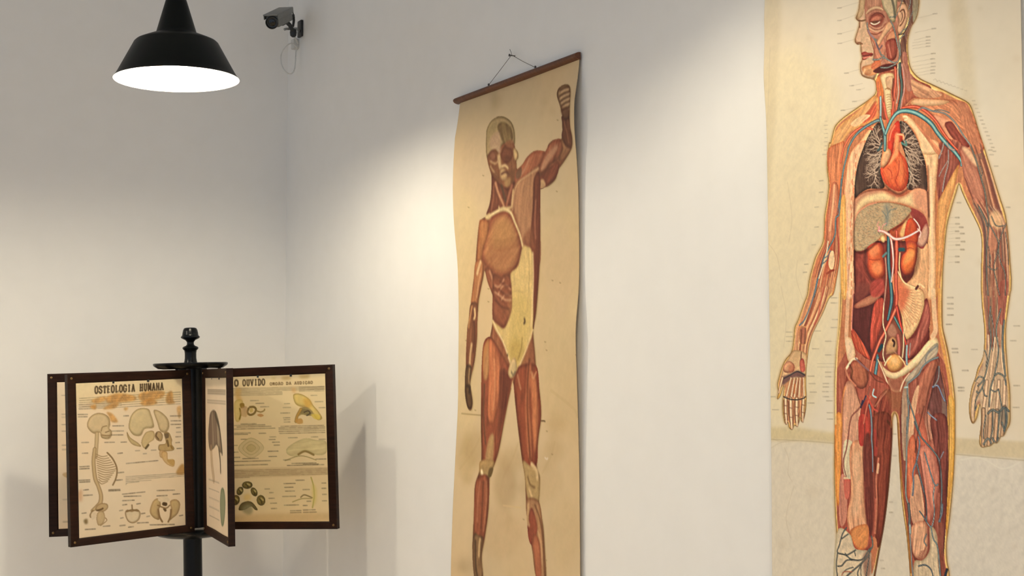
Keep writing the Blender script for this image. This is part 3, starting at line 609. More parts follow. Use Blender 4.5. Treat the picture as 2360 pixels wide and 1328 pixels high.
    a.poly([(876, 60), (1120, 40), (1120, 300), (1065, 480), (1015, 640), (960, 600), (885, 480), (850, 350), (862, 150)], (92, 40, 40), ec=(116, 52, 46), er=6, fib=.12, ang=90)
    a.poly([(878, 0), (1000, -20), (1000, 60), (900, 150)], (128, 62, 54), a=.9, soft=3)
    a.poly([(870, 170), (980, 95), (1110, 48), (1095, 100), (1020, 160), (900, 195)], (182, 118, 90), ec=(140, 72, 56), er=4, vol=.2)
    a.poly([(1030, -40), (1120, -60), (1125, 60), (1050, 100), (1010, 60)], (182, 72, 62), a=.9, fib=.12, soft=2)
    a.poly([(848, 370), (895, 420), (970, 540), (1012, 645), (960, 615), (890, 560), (850, 460)], (196, 86, 58), ec=(166, 60, 46), er=4, fib=.3, ang=60)
    a.poly([(1045, 160), (1125, 110), (1124, 280), (1085, 420), (1025, 580), (1010, 420)], (192, 78, 60), ec=(150, 54, 46), er=5, fib=.25, ang=100, vol=.25)
    a.poly([(1320, 480), (1420, 420), (1495, 110), (1535, 230), (1522, 380), (1440, 520), (1345, 645), (1300, 620)], (168, 88, 74), ec=(134, 58, 50), er=5, fib=.24, ang=110)
    a.poly([(1290, 300), (1290, 420), (1320, 500), (1310, 640), (1130, 640), (1120, 500), (1170, 350), (1220, 280)], (138, 78, 62), ec=(112, 58, 48), er=4)
    a.poly([(1160, 390), (1200, 330), (1240, 390), (1230, 440), (1180, 440)], (186, 130, 104), a=.8, soft=2)
    a.poly([(1175, 470), (1212, 440), (1245, 490), (1240, 575), (1160, 595), (1148, 540)], (198, 150, 102), ec=(150, 98, 64), er=4, vol=.3)
    a.stroke([(1205, 470), (1220, 490), (1215, 520)], 5, (84, 42, 34)); a.stroke([(1150, 590), (1200, 560), (1240, 590)], 3, (186, 132, 100), a=.7)
    a.stroke([(1250, 430), (1262, 520), (1258, 600)], 8, (196, 110, 92), ec=(150, 66, 60))
    fan = [(1200, -40), (1235, -120), (1300, -30), (1370, -10), (1470, 40), (1485, 130), (1470, 220), (1415, 370), (1335, 465), (1300, 400), (1282, 250), (1235, 110)]
    a.poly(fan, (234, 196, 140), ec=(206, 150, 98), er=5, vol=.2, line=(160, 96, 64), lw=1.2)
    a.poly([(1200, -60), (1240, -110), (1310, -10), (1360, 40), (1330, 130), (1290, 220), (1265, 180), (1225, 70)], (216, 92, 58), a=.75, soft=5)
    for i in range(16):
        f = i / 15; ex, ey = np.interp(f, [0, .3, .7, 1], [1440, 1460, 1420, 1300]), np.interp(f, [0, .3, .7, 1], [40, 180, 330, 400])
        sx, sy = 1240 + f * 30, 20 + f * 180
        a.stroke([(sx, sy), (sx * .6 + ex * .4 + RNG.random() * 20, sy * .6 + ey * .4), (ex - 20 + RNG.random() * 30, ey + RNG.random() * 30)], [2.6, 1.6, .8], (208, 104, 70), a=.45)
        a.stroke([(sx * .4 + ex * .6, sy * .4 + ey * .6), (ex, ey - 20), (ex + 5, ey - 40)], 1.2, (196, 110, 76), a=.6)
    a.stroke([(1250, -130), (1300, -40), (1360, -5), (1420, 15), (1440, -20), (1480, 10)], 3.5, (240, 206, 152), a=.9); a.stroke([(1410, 20), (1425, 0)], 6, (120, 60, 46))
    # great vessels of the trunk
    a.stroke([(1168, -460), (1168, -330), (1170, -180), (1188, -20), (1195, 120), (1176, 230), (1162, 290)], [8, 10, 10, 10, 10, 8, 6], (50, 92, 102), hi=(104, 140, 144), ec=(32, 58, 68))
    a.stroke([(1215, 260), (1262, 350), (1300, 420), (1325, 520), (1330, 640)], [6, 6.5, 5, 4, 4], (66, 98, 98), hi=(120, 146, 140), ec=(40, 64, 66))
    a.stroke([(1110, 520), (1085, 560)], 9, (40, 72, 78)); a.stroke([(1075, 620), (1060, 720), (1045, 820), (1042, 900), (1055, 960)], [7, 9, 9, 8, 5], (58, 104, 118), hi=(126, 160, 162), ec=(34, 64, 76))
    a.stroke([(1085, 660), (1065, 640), (1072, 600)], 4, (72, 120, 126))
    a.stroke([(1238, -480), (1240, -330), (1236, -180), (1234, -20), (1240, 90), (1235, 200)], [7, 9.5, 9.5, 9.5, 9.5, 8], (204, 74, 54), hi=(228, 122, 92), ec=(150, 46, 38))
    a.stroke([(1235, 190), (1185, 300), (1130, 410), (1095, 470), (1060, 560), (1025, 660), (1002, 790), (1000, 900), (1012, 1000), (1060, 1080)], [8, 7.5, 7, 7, 6.5, 6.5, 6, 5, 4, 3], (208, 80, 58), hi=(234, 140, 108), ec=(156, 52, 42))
    a.stroke([(1240, 180), (1265, 300), (1290, 390), (1320, 500), (1345, 620)], [7, 6, 4, 4, 3.5], (206, 60, 48), hi=(226, 104, 82), ec=(150, 40, 36))
    a.stroke([(1128, 150), (1120, 320), (1145, 430), (1128, 520), (1120, 600), (1135, 660)], 3.6, (222, 180, 134), hi=(240, 208, 166), ec=(170, 116, 80))
    a.stroke([(1310, 360), (1300, 420), (1300, 520), (1290, 620)], 3, (222, 180, 134), hi=(240, 208, 166))
    a.stroke([(1140, -250), (1150, -100), (1140, 60), (1128, 160)], 3, (190, 150, 124), a=.8)
    B()
    a.stroke([(1180, 800), (1200, 900), (1210, 1050), (1195, 1210)], [7, 6, 5, 4], (232, 158, 146), hi=(248, 204, 190), ec=(190, 104, 96))
    a.stroke([(1080, 765), (1125, 772), (1170, 800), (1230, 838), (1320, 822), (1400, 782), (1440, 752), (1425, 705), (1390, 662)], [5, 6.5, 7, 6.5, 5, 4.5, 4, 3.5, 3], (232, 166, 152), hi=(250, 212, 196), ec=(190, 112, 100))
    a.stroke([(1425, 750), (1450, 780), (1440, 820)], 3, (240, 190, 176)); a.stroke([(1080, 765), (1090, 730)], 3, (226, 150, 150))
    a.stroke([(1150, 960), (1120, 990)], 5, (96, 122, 120)); a.stroke([(1265, 930), (1300, 930)], 8, (52, 84, 88)); a.stroke([(1268, 960), (1262, 1080), (1280, 1180)], 3, (226, 176, 120), hi=(244, 206, 150))
    a.stroke([(1230, 860), (1228, 930)], 3, (200, 90, 70))
    # --- pelvis
    C()
    a.poly([(790, 470), (845, 460), (880, 590), (860, 640), (815, 650)], (232, 204, 164), a=.9, ec=(206, 160, 112), er=4)
    a.poly([(1100, 655), (1125, 705), (1190, 752), (1240, 752), (1300, 715), (1420, 600), (1520, 480), (1590, 450), (1605, 540), (1500, 640), (1400, 715), (1310, 780), (1235, 815), (1160, 795), (1110, 735)], (232, 208, 160), ec=(190, 146, 100), er=5, vol=.3)
    a.poly([(1400, 720), (1520, 560), (1600, 500), (1590, 610), (1480, 700), (1380, 830), (1330, 850), (1320, 800)], (190, 178, 152), a=.9, ec=(140, 128, 108), er=4, fib=.15, ang=130)
    a.poly([(1150, 650), (1180, 610), (1225, 592), (1275, 615), (1298, 670), (1280, 725), (1225, 750), (1170, 730)], (230, 170, 96), ec=(184, 112, 60), er=6, vol=.45, line=(140, 84, 48))
    a.poly([(1185, 650), (1230, 625), (1260, 660), (1225, 690)], (246, 200, 134), a=.8, soft=3)
    a.stroke([(1135, 690), (1155, 650), (1190, 610)], 3, (238, 206, 150)); a.stroke([(1320, 700), (1295, 650), (1260, 610)], 3, (230, 190, 136))
    a.poly([(1170, 815), (1235, 812), (1290, 790), (1290, 900), (1240, 930), (1190, 900)], (164, 98, 74), ec=(190, 130, 96), er=4)
    a.stroke([(1075, 640), (1110, 720), (1150, 820), (1180, 915)], [3, 5, 6, 6], (210, 156, 124), hi=(236, 196, 162), ec=(150, 92, 70))
    a.stroke([(1350, 760), (1300, 830), (1270, 915)], [4, 5, 5.5], (210, 160, 128), hi=(236, 196, 162), ec=(150, 92, 70))
    # --- thighs
    A_ = [(790, 850), (830, 740), (900, 640), (1000, 740), (1130, 820), (1195, 930), (1190, 1250), (1150, 1500), (1100, 1900), (1000, 2300), (770, 2300), (745, 1900), (760, 1300)]
    a.poly(A_, (168, 84, 66), ec=(136, 60, 46), er=6, fib=.2, ang=92)
    a.poly([(835, 660), (900, 640), (990, 740), (985, 860), (930, 900), (860, 850), (830, 760)], (176, 100, 72), ec=(116, 54, 44), er=7, vol=.3, fib=.15, ang=70)
    a.stroke([(795, 725), (850, 640), (890, 635)], 6, (228, 190, 150), hi=(240, 212, 172)); a.stroke([(880, 630), (930, 680), (995, 735)], 4, (140, 100, 104), a=.8)
    a.stroke([(790, 720), (820, 800), (880, 870)], 5, (196, 120, 90)); a.stroke([(830, 690), (850, 740), (840, 800)], 5, (112, 62, 40), a=.7)
    a.poly([(790, 870), (845, 835), (900, 950), (950, 1080), (960, 1200), (880, 1500), (790, 1640), (760, 1500), (765, 1150)], (204, 148, 118), ec=(168, 104, 80), er=6, fib=.14, ang=92, vol=.2)
    a.poly([(930, 1060), (1000, 1000), (1015, 1200), (1010, 1350), (960, 1400), (920, 1350)], (158, 60, 50), fib=.2, ang=95)
    a.poly([(1050, 1040), (1180, 900), (1190, 1150), (1170, 1500), (1100, 1800), (1040, 1400)], (142, 62, 48), ec=(112, 48, 36), er=5, fib=.26, ang=98)
    a.stroke([(1150, 960), (1110, 1150), (1090, 1400)], 5, (176, 92, 66), a=.6); a.stroke([(1165, 900), (1100, 960), (1070, 1050)], 3, (190, 110, 84), a=.6)
    a.poly([(1120, 900), (1230, 930), (1330, 900), (1330, 1050), (1250, 1100), (1200, 1100), (1180, 1250), (1165, 1250), (1190, 1050)], (150, 96, 62), a=.6, soft=4)
    D()
    a.poly([(706, -60), (765, -60), (758, 300), (748, 600), (728, 720), (708, 600), (702, 300)], (228, 150, 74), ec=(206, 122, 50), er=4, fib=.14, ang=90)
    a.poly([(745, 480), (800, 470), (805, 800), (760, 900), (740, 800)], (204, 136, 112), a=.9, fib=.15, ang=90); a.poly([(780, 482), (832, 482), (822, 640), (790, 640)], (204, 104, 86), fib=.1)
    a.stroke([(780, 470), (830, 470)], 4, (224, 190, 150))
    a.poly([(785, 150), (870, 190), (860, 450), (810, 470), (775, 400)], (206, 192, 156), a=.9, fib=.12, ang=92)
    a.poly([(835, 200), (955, 185), (960, 650), (990, 950), (980, 1080), (890, 1060), (832, 950), (806, 800), (842, 600)], (214, 156, 116), ec=(184, 118, 84), er=6, fib=.16, ang=90, vol=.25)
    a.poly([(860, 300), (920, 250), (930, 600), (900, 800), (850, 780), (870, 560)], (222, 180, 140), a=.7, soft=4)
    a.poly([(912, -60), (985, -60), (1005, 150), (965, 185), (915, 172)], (176, 60, 50), fib=.2, ang=92)
    a.poly([(955, 150), (1015, 120), (1045, 600), (1030, 950), (995, 950), (960, 620)], (112, 50, 42), fib=.25, ang=92, soft=1)
    a.poly([(1030, -60), (1195, -60), (1182, 400), (1135, 850), (1085, 1080), (1050, 950), (1068, 600), (1042, 300)], (130, 58, 42), ec=(112, 50, 32), er=5, fib=.28, ang=96)
    a.stroke([(1080, 300), (1060, 500), (1065, 700), (1050, 950)], 5, (196, 116, 88), a=.8); a.stroke([(1045, 60), (1060, 150), (1055, 260)], 10, (170, 60, 52), a=.7)
    a.stroke([(1080, 350), (1072, 420)], 6, (222, 184, 140), a=.7)
    a.poly([(835, 930), (985, 880), (990, 1050), (935, 1105), (875, 1065)], (218, 138, 76), ec=(196, 108, 64), er=5, fib=.12, a=.9)
    a.poly([(715, 960), (830, 960), (880, 1090), (1000, 1110), (1045, 1190), (1045, 1340), (1030, 1600), (712, 1600)], (206, 192, 160), ec=(178, 158, 120), er=5, a=.95)
    a.poly([(1025, 1020), (1060, 1000), (1070, 1080), (1045, 1250), (1020, 1300)], (196, 120, 80), a=.9)
    a.poly([(950, 1150), (1010, 1100), (1020, 1300), (960, 1328)], (120, 72, 62), a=.6, soft=3)
    vn, vl = (72, 72, 68), (130, 130, 120)
    for P, w in (([(800, 905), (765, 960), (740, 1050), (722, 1120), (790, 1142), (850, 1182), (940, 1180), (1000, 1090)], 3.2), ([(725, 1240), (760, 1235), (800, 1190), (850, 1186)], 3), ([(1012, 1080), (990, 1150), (920, 1225), (850, 1285), (790, 1340)], 3.6), ([(945, 1200), (900, 1290), (905, 1340)], 3),
                 ([(880, 1100), (810, 1140), (790, 1130)], 3), ([(760, 1000), (800, 970), (815, 960)], 2.8), ([(722, 1130), (712, 1230), (722, 1340)], 3), ([(870, 1110), (880, 1150)], 2.4), ([(1000, 1150), (985, 1250), (970, 1340)], 2.6), ([(860, 1250), (800, 1270), (770, 1300)], 2.2), ([(930, 1230), (925, 1300), (935, 1340)], 2.2), ([(1020, 980), (1030, 1060), (1000, 1110)], 3.5)):
        a.stroke(P, w, vn, hi=vl)
    a.stroke([(850, 1290), (780, 1290), (760, 1320)], 2.2, (176, 110, 84))
    C()
    a.stroke([(1005, 880), (985, 950), (930, 1040), (900, 1080), (840, 1150), (818, 1300), (800, 1420), (775, 1520), (782, 1600), (798, 1660)], [4, 4, 3.6, 3.2, 3.2, 3.4, 3.2, 3, 2.6, 2.2], (128, 64, 54), hi=(176, 110, 90))
    a.stroke([(940, 1000), (925, 1060), (970, 960)], 3.5, (56, 48, 74)); a.stroke([(1000, 1040), (1015, 1120), (1022, 1250), (1020, 1330), (1028, 1440), (1030, 1620)], [6, 6, 5.5, 5, 4, 3], (86, 92, 104), hi=(146, 150, 150), ec=(50, 54, 72))
    a.stroke([(1010, 960), (980, 1050), (950, 1200)], 2, (204, 120, 90)); a.stroke([(1050, 1050), (1100, 980), (1150, 920)], 2.4, (196, 130, 100), a=.7); a.stroke([(985, 960), (1030, 1060), (1070, 1090)], 4, (196, 78, 62))
    a.stroke([(1040, 900), (1030, 950), (1060, 970)], 3, (170, 196, 196))
    a.stroke([(760, 1180), (765, 1000), (790, 880)], 4, (230, 150, 88), a=.8)
    # --- right leg of the picture
    A2 = [(1290, 930), (1340, 850), (1440, 760), (1600, 620), (1630, 760), (1672, 1000), (1690, 1300), (1680, 1700), (1640, 2100), (1620, 2400), (1400, 2400), (1340, 2000), (1290, 1600), (1270, 1250)]
    a.poly(A2, (152, 84, 68), ec=(116, 62, 50), er=6, fib=.22, ang=90)
    a.poly([(1295, 920), (1345, 860), (1350, 1328), (1330, 1500), (1300, 1500), (1285, 1200)], (172, 144, 118), a=.9, fib=.14, ang=90)
    a.poly([(1560, 640), (1612, 700), (1545, 850), (1500, 1050), (1440, 1328), (1385, 1328), (1410, 1000), (1450, 800)], (176, 104, 80), ec=(132, 68, 54), er=5, fib=.22, ang=108, vol=.25)
    a.poly([(1400, 920), (1440, 880), (1400, 1150), (1385, 1328), (1350, 1328), (1360, 1100)], (220, 172, 132), a=.9, fib=.12, ang=98)
    a.poly([(1600, 700), (1640, 800), (1685, 1050), (1690, 1328), (1570, 1328), (1505, 1150), (1545, 930)], (110, 64, 60), ec=(86, 50, 46), er=5, fib=.25, ang=85)
    a.poly([(1510, 1080), (1560, 1200), (1560, 1328), (1480, 1328)], (196, 138, 112), a=.8, fib=.15, soft=2); a.poly([(1640, 900), (1680, 1050), (1688, 1328), (1650, 1328)], (128, 104, 92), a=.8)
    D()
    a.poly([(1688, -200), (1745, -200), (1748, 150), (1738, 420), (1715, 600), (1690, 850), (1680, 1000), (1672, 800), (1695, 400)], (226, 178, 88), ec=(200, 140, 56), er=4)
    a.stroke([(1712, -150), (1720, 150), (1708, 450), (1685, 800)], 2, (176, 112, 48), a=.5)
    a.poly([(1340, 200), (1395, 100), (1405, 350), (1380, 600), (1335, 620)], (208, 114, 78), ec=(176, 84, 58), er=4, fib=.16, ang=90)
    a.poly([(1405, -60), (1470, -60), (1520, 200), (1430, 235)], (176, 92, 70), fib=.2, ang=80)
    a.poly([(1430, 225), (1525, 195), (1600, 350), (1612, 520), (1565, 800), (1512, 860), (1470, 500)], (204, 130, 108), ec=(160, 84, 70), er=6, fib=.16, ang=85, vol=.2)
    a.poly([(1540, -60), (1680, -60), (1690, 300), (1690, 520), (1672, 900), (1645, 1200), (1605, 1050), (1620, 700), (1612, 420), (1570, 200)], (124, 62, 54), ec=(98, 48, 42), er=5, fib=.26, ang=92)
    a.poly([(1380, 500), (1430, 450), (1480, 700), (1470, 870), (1390, 880), (1360, 700)], (206, 156, 122), a=.9, fib=.16, ang=85)
    a.poly([(1372, 900), (1440, 850), (1505, 870), (1515, 1000), (1508, 1120), (1462, 1190), (1395, 1150), (1365, 1020)], (214, 160, 124), ec=(170, 108, 82), er=6, fib=.2, ang=100, vol=.2)
    for i in range(9): a.stroke([(1500 - i * 4, 1060 + i * 14), (1480 - i * 5, 1100 + i * 11), (1450 - i * 5, 1110 + i * 10)], 1.5, (150, 84, 66), a=.6)
    a.poly([(1400, 1200), (1470, 1190), (1530, 1100), (1530, 900), (1590, 950), (1615, 1150), (1630, 1340), (1640, 1700), (1380, 1700), (1385, 1340)], (198, 178, 146), ec=(160, 132, 100), er=6, fib=.1, ang=90)
    a.poly([(1615, 850), (1650, 900), (1650, 1150), (1680, 1340), (1620, 1340), (1600, 1050)], (140, 78, 62), a=.9, fib=.2, ang=88)
    for P, w, c, h in (([(1330, -60), (1326, 300), (1320, 600), (1345, 720), (1350, 880), (1362, 1080), (1372, 1230), (1385, 1340)], 4, (106, 104, 98), (162, 164, 154)), ([(1345, 700), (1352, 800), (1350, 880)], 7, (84, 82, 82), (120, 120, 116)), ([(1355, 880), (1358, 950)], 6, (110, 116, 112), (190, 196, 184)),
                       ([(1395, -20), (1440, 90), (1500, 165), (1560, 232), (1612, 320), (1632, 500), (1632, 660), (1620, 850)], 3.6, (70, 72, 76), (128, 132, 130)), ([(1430, 110), (1440, 180), (1415, 320), (1382, 420), (1388, 520), (1380, 620)], 3.8, (84, 84, 98), (150, 154, 160)), ([(1412, 325), (1455, 500), (1490, 640), (1500, 760), (1500, 850)], 4, (70, 74, 80), (130, 136, 134)),
                       ([(1500, 850), (1535, 895), (1555, 870), (1570, 760), (1560, 640), (1570, 545)], 2.6, (80, 88, 92), (170, 180, 176)), ([(1485, 250), (1540, 440), (1575, 530), (1600, 525)], 3.2, (74, 82, 90), (150, 162, 162)), ([(1540, 895), (1560, 1000), (1595, 1060), (1612, 1200), (1622, 1330)], 3.4, (84, 94, 96), (150, 162, 156)),
                       ([(1612, 320), (1640, 260), (1650, 240)], 2.6, (96, 90, 104), (150, 150, 156)), ([(1440, 760), (1470, 800), (1500, 850)], 2.8, (70, 80, 84), (120, 130, 130)), ([(1610, 850), (1635, 780), (1640, 700)], 4, (76, 80, 92), (124, 130, 136)), ([(1430, 1240), (1490, 1230), (1540, 1270), (1560, 1340)], 3, (74, 80, 84), (130, 138, 136)), ([(1660, 1340), (1680, 1270)], 6, (44, 48, 56), (70, 74, 80)),
                       ([(1500, 960), (1480, 1020), (1500, 1060)], 2.4, (86, 92, 92), (140, 148, 144))):
        a.stroke(P, w, c, hi=h)
    C()
    for P, w, c, h in (([(1600, 620), (1530, 650), (1470, 700), (1430, 770), (1360, 830), (1335, 860), (1335, 980), (1345, 1100), (1330, 1280)], 4, (92, 96, 98), (150, 158, 154)), ([(1590, 520), (1510, 590), (1490, 660)], 3, (120, 116, 110), (166, 164, 154)), ([(1335, 960), (1380, 1100), (1420, 1220), (1450, 1300)], 3.4, (82, 86, 84), (146, 152, 144)),
                       ([(1310, 885), (1335, 880)], 3, (150, 176, 170), (190, 206, 200)), ([(1555, 880), (1600, 870), (1640, 960), (1660, 1000)], 3.6, (86, 92, 118), (140, 148, 168)), ([(1610, 700), (1605, 800), (1570, 870)], 2.8, (110, 104, 104), (150, 146, 142)), ([(1510, 1100), (1540, 1130), (1590, 1170)], 3.4, (92, 94, 112), (160, 164, 176)),
                       ([(1330, 520), (1325, 620), (1330, 680)], 5, (120, 138, 140), (180, 192, 188)), ([(1360, 500), (1350, 600)], 3, (150, 120, 112), (180, 156, 144))):
        a.stroke(P, w, c, hi=h)
    C()
    a.stroke([(1160, 1180), (1192, 1230), (1196, 1330), (1190, 1450), (1178, 1600), (1160, 1800), (1130, 2050), (1095, 2250), (1060, 2450), (1046, 2530)], 5.5, (88, 46, 26), a=.65)
    a.stroke([(1250, 1200), (1258, 1350), (1270, 1500), (1290, 1750), (1315, 1950), (1338, 2150), (1355, 2330), (1362, 2500)], 5, (150, 92, 46), a=.7)
    a.stroke([(1190, 1230), (1200, 1150), (1222, 1100), (1245, 1150), (1252, 1230)], 5, (150, 106, 62), a=.6)
    a.stroke([(1640, 760), (1690, 1000), (1700, 1250), (1695, 1500), (1680, 1800), (1665, 2100)], 3, (110, 66, 40), a=.55)
    a.stroke([(770, 900), (762, 1150), (758, 1400), (752, 1700)], 2.5, (150, 84, 50), a=.5); a.stroke([(880, 880), (905, 980), (935, 1060)], 2.5, (110, 56, 44), a=.7); a.stroke([(1010, 760), (1060, 820), (1120, 840)], 3, (110, 54, 42), a=.6)
    for P in ([(960, 1200), (955, 1350), (945, 1500), (960, 1700)], [(1040, 1150), (1036, 1350), (1045, 1600), (1055, 1850)], [(1105, 1000), (1075, 1200), (1065, 1400)], [(1480, 1050), (1430, 1250), (1400, 1450)], [(1555, 900), (1505, 1120), (1530, 1350)], [(1590, 1150), (1620, 1500), (1610, 1800)], [(1440, 1480), (1480, 1750), (1500, 2000)]): a.stroke(P, 3, (84, 38, 32), a=.5)
    # --- arm on the left of the picture
    B()
    a.bundle([(668, 400), (630, 620), (612, 860), (560, 1000), (510, 1150), (480, 1328)], [(720, 350), (720, 700), (735, 880), (735, 1000), (715, 1150), (680, 1328)], 22, [(236, 190, 138), (176, 92, 66), (206, 120, 80), (152, 78, 60), (226, 160, 112), (190, 84, 60)], 3.6, a=.8)
    a.poly([(668, 390), (705, 340), (735, 420), (722, 640), (690, 860), (640, 880), (640, 640)], (204, 130, 94), ec=(168, 88, 62), er=5, fib=.2, ang=97, vol=.25, a=.85)
    a.stroke([(695, 370), (680, 560), (655, 760)], 6, (234, 182, 136), a=.7)
    a.stroke([(755, 320), (748, 480), (735, 620), (706, 660), (700, 800), (650, 910), (600, 1010), (585, 1080)], 4, (86, 100, 104), hi=(140, 154, 150), ec=(50, 62, 70))
    a.poly([(660, 960), (690, 950), (695, 1060), (670, 1110), (645, 1060)], (232, 204, 156), a=.9); a.stroke([(630, 1140), (660, 1120), (690, 1110)], 5, (160, 72, 50))
    a.stroke([(640, 860), (625, 960), (600, 1050), (560, 1180)], 3, (226, 206, 168)); a.stroke([(600, 1010), (640, 980), (660, 940)], 2.6, (110, 122, 120)); a.stroke([(585, 1060), (630, 1020), (640, 990)], 2.4, (96, 108, 110))
    C()
    a.bundle([(490, 0), (445, 130), (395, 290), (362, 380), (350, 500), (345, 600)], [(660, 0), (620, 150), (560, 290), (510, 390), (470, 500), (455, 640)], 18, [(236, 196, 146), (176, 92, 66), (206, 124, 84), (146, 78, 58), (226, 170, 122), (206, 150, 110)], 4, a=.8)
    a.stroke([(545, -60), (505, 110), (440, 280), (390, 340)], 3.6, (84, 96, 108), hi=(140, 150, 152)); a.stroke([(600, 20), (570, 170), (550, 260), (520, 330)], 5, (196, 100, 78), a=.8)
    a.poly([(390, 370), (440, 350), (462, 400), (450, 500), (415, 520), (388, 480)], (176, 106, 80), ec=(206, 150, 90), er=3, a=.9, fib=.2, ang=95)
    a.stroke([(405, 380), (402, 500)], 3, (124, 70, 50)); a.stroke([(440, 370), (436, 500)], 3, (120, 72, 56))
    a.poly([(345, 560), (455, 600), (448, 740), (430, 790), (300, 830), (250, 870), (222, 880), (245, 720), (290, 640)], (206, 170, 124), ec=(168, 126, 84), er=5, a=.95)
    a.poly([(255, 690), (300, 655), (345, 690), (340, 745), (285, 760), (250, 740)], (206, 152, 112), ec=(150, 92, 68), er=5, vol=.4)
    a.poly([(300, 690), (345, 690), (350, 740), (300, 760)], (190, 96, 66), a=.5, soft=3)
    a.poly([(395, 650), (428, 640), (440, 740), (400, 745)], (196, 98, 80), ec=(170, 80, 66), er=3, fib=.2, ang=90); a.stroke([(405, 580), (402, 640)], 3, (120, 70, 50))
    a.poly([(240, 800), (300, 770), (380, 740), (440, 775), (430, 800), (340, 800), (270, 850), (240, 860)], (108, 72, 72), a=.85, soft=2)
    a.stroke([(245, 810), (310, 775), (370, 745), (435, 775)], 3, (70, 62, 64), a=.9)
    for x0, x1 in ((315, 275), (345, 318), (372, 345), (395, 385), (425, 430)): a.stroke([(x0, 800), ((x0 + x1) / 2, 880), (x1, 965)], [4, 5.5, 6], (214, 176, 138), hi=(232, 202, 164), ec=(132, 84, 62))
    for x0, x1 in ((330, 300), (360, 334), (385, 366), (412, 408)): a.stroke([(x0, 810), ((x0 + x1) / 2, 880), (x1, 960)], 2.2, (130, 72, 52), a=.8)
    a.stroke([(350, 860), (345, 930)], 5, (206, 120, 60), a=.6)
    for x0, y0, x1, y1, w in ((268, 975, 275, 1195, 9.5), (312, 985, 322, 1240, 10), (365, 985, 368, 1215, 10), (425, 975, 418, 1180, 8)):
        a.stroke([(x0, y0), ((x0 + x1) / 2 - 3, (y0 + y1) / 2), (x1, y1)], [w, w, w * .75], (212, 172, 134), hi=(234, 204, 164), ec=(122, 82, 62))
        for f in (.3, .62): a.stroke([(x0 - 12, y0 + (y1 - y0) * f), (x0 + 14, y0 + (y1 - y0) * f + 4)], 2.2, (134, 88, 66), a=.6)
        for q in (-.62, .62): a.stroke([(x0 + q * w * 3.1, y0 + 20), ((x0 + x1) / 2 + q * w * 3.2, (y0 + y1) / 2), (x1 + q * w * 2, y1 - 25)], 1.8, (108, 66, 50), a=.8)
    a.stroke([(250, 965), (300, 985), (360, 992), (420, 980), (442, 965)], 3, (84, 66, 58))
    a.stroke([(240, 800), (222, 870), (208, 930)], [7, 7.5, 5], (206, 166, 124), hi=(226, 194, 152), ec=(120, 80, 60))
    # --- arm on the right of the picture
    B()
    a.poly([(1800, 30), (1900, 80), (1960, 250), (2010, 420), (2020, 560), (1965, 610), (1900, 480), (1830, 290)], (182, 116, 92), ec=(140, 78, 62), er=6, fib=.18, ang=65, vol=.3)
    a.poly([(1815, 40), (1880, 60), (1950, 180), (1930, 200), (1850, 100)], (230, 190, 148), a=.85, soft=1)
    a.bundle([(1920, 20), (2010, 280), (2060, 500), (2100, 640)], [(1980, 0), (2060, 240), (2120, 440), (2170, 620)], 9, [(196, 138, 104), (150, 88, 70), (214, 168, 130), (130, 82, 68)], 4, a=.8)
    a.bundle([(1880, 480), (1990, 700), (2010, 950), (2015, 1328)], [(2100, 560), (2190, 700), (2220, 1000), (2225, 1328)], 30, [(190, 140, 108), (146, 90, 72), (206, 164, 130), (122, 78, 66), (160, 110, 88), (112, 92, 84)], 4, a=.75)
    a.poly([(2060, 620), (2130, 600), (2180, 700), (2130, 760), (2060, 720)], (226, 186, 138), a=.8, soft=3); a.poly([(2040, 760), (2100, 740), (2120, 900), (2060, 980), (2030, 900)], (186, 124, 96), a=.8, fib=.2, ang=95)
    a.poly([(2140, 1050), (2200, 1080), (2215, 1328), (2140, 1328)], (146, 84, 66), a=.7, fib=.25, ang=90)
    C()
    a.bundle([(2015, 0), (2030, 200), (2040, 400), (2020, 600)], [(2215, 0), (2190, 200), (2175, 400), (2180, 620)], 16, [(196, 156, 124), (150, 104, 82), (206, 172, 138), (118, 96, 84), (156, 86, 72)], 4, a=.75)
    a.poly([(2130, 0), (2215, -40), (2195, 200), (2180, 330), (2140, 300)], (156, 84, 70), a=.8, fib=.3, ang=93)
    hand = [(2015, 560), (2180, 560), (2205, 780), (2222, 950), (2222, 1150), (2190, 1320), (2120, 1480), (1990, 1510), (1985, 1150), (1960, 1000), (1900, 1150), (1890, 980), (1935, 820), (1990, 700)]
    a.clip = np.clip(full, 0, 1)
    a.poly(hand, (190, 164, 132), a=.9, fib=.12, ang=92, soft=2)
    for P in ([(2040, 430), (2045, 600), (2030, 760), (2010, 830)], [(2100, 450), (2080, 620), (2060, 790)], [(2120, 450), (2120, 600), (2110, 760)], [(2160, 480), (2160, 640), (2180, 780)]): a.stroke(P, 6, (212, 180, 144), hi=(226, 200, 164), ec=(146, 112, 88), a=.85)
    for x0, x1, y1 in ((2030, 1990, 1300), (2085, 2040, 1330), (2135, 2105, 1310), (2185, 2165, 1200)):
        a.stroke([(x0, 830), ((x0 + x1) / 2 + 6, 960), (x1 + 10, 1080), (x1, y1)], [8, 9, 8, 9], (204, 168, 134), hi=(226, 198, 162), ec=(132, 104, 84))
    for x0, y0, x1, y1 in ((2000, 1080, 1990, 1480), (2060, 1100, 2035, 1480), (2120, 1090, 2090, 1430), (2185, 1060, 2150, 1370)):
        a.stroke([(x0, y0), ((x0 + x1) / 2 + 4, (y0 + y1) / 2), (x1, y1)], [10, 11, 7], (170, 132, 102), hi=(204, 168, 130), ec=(96, 76, 62), a=.85)
    a.stroke([(1945, 860), (1915, 980), (1905, 1100), (1908, 1170)], [9, 12, 11, 8], (200, 166, 130), hi=(220, 190, 152), ec=(120, 92, 72), a=.8)
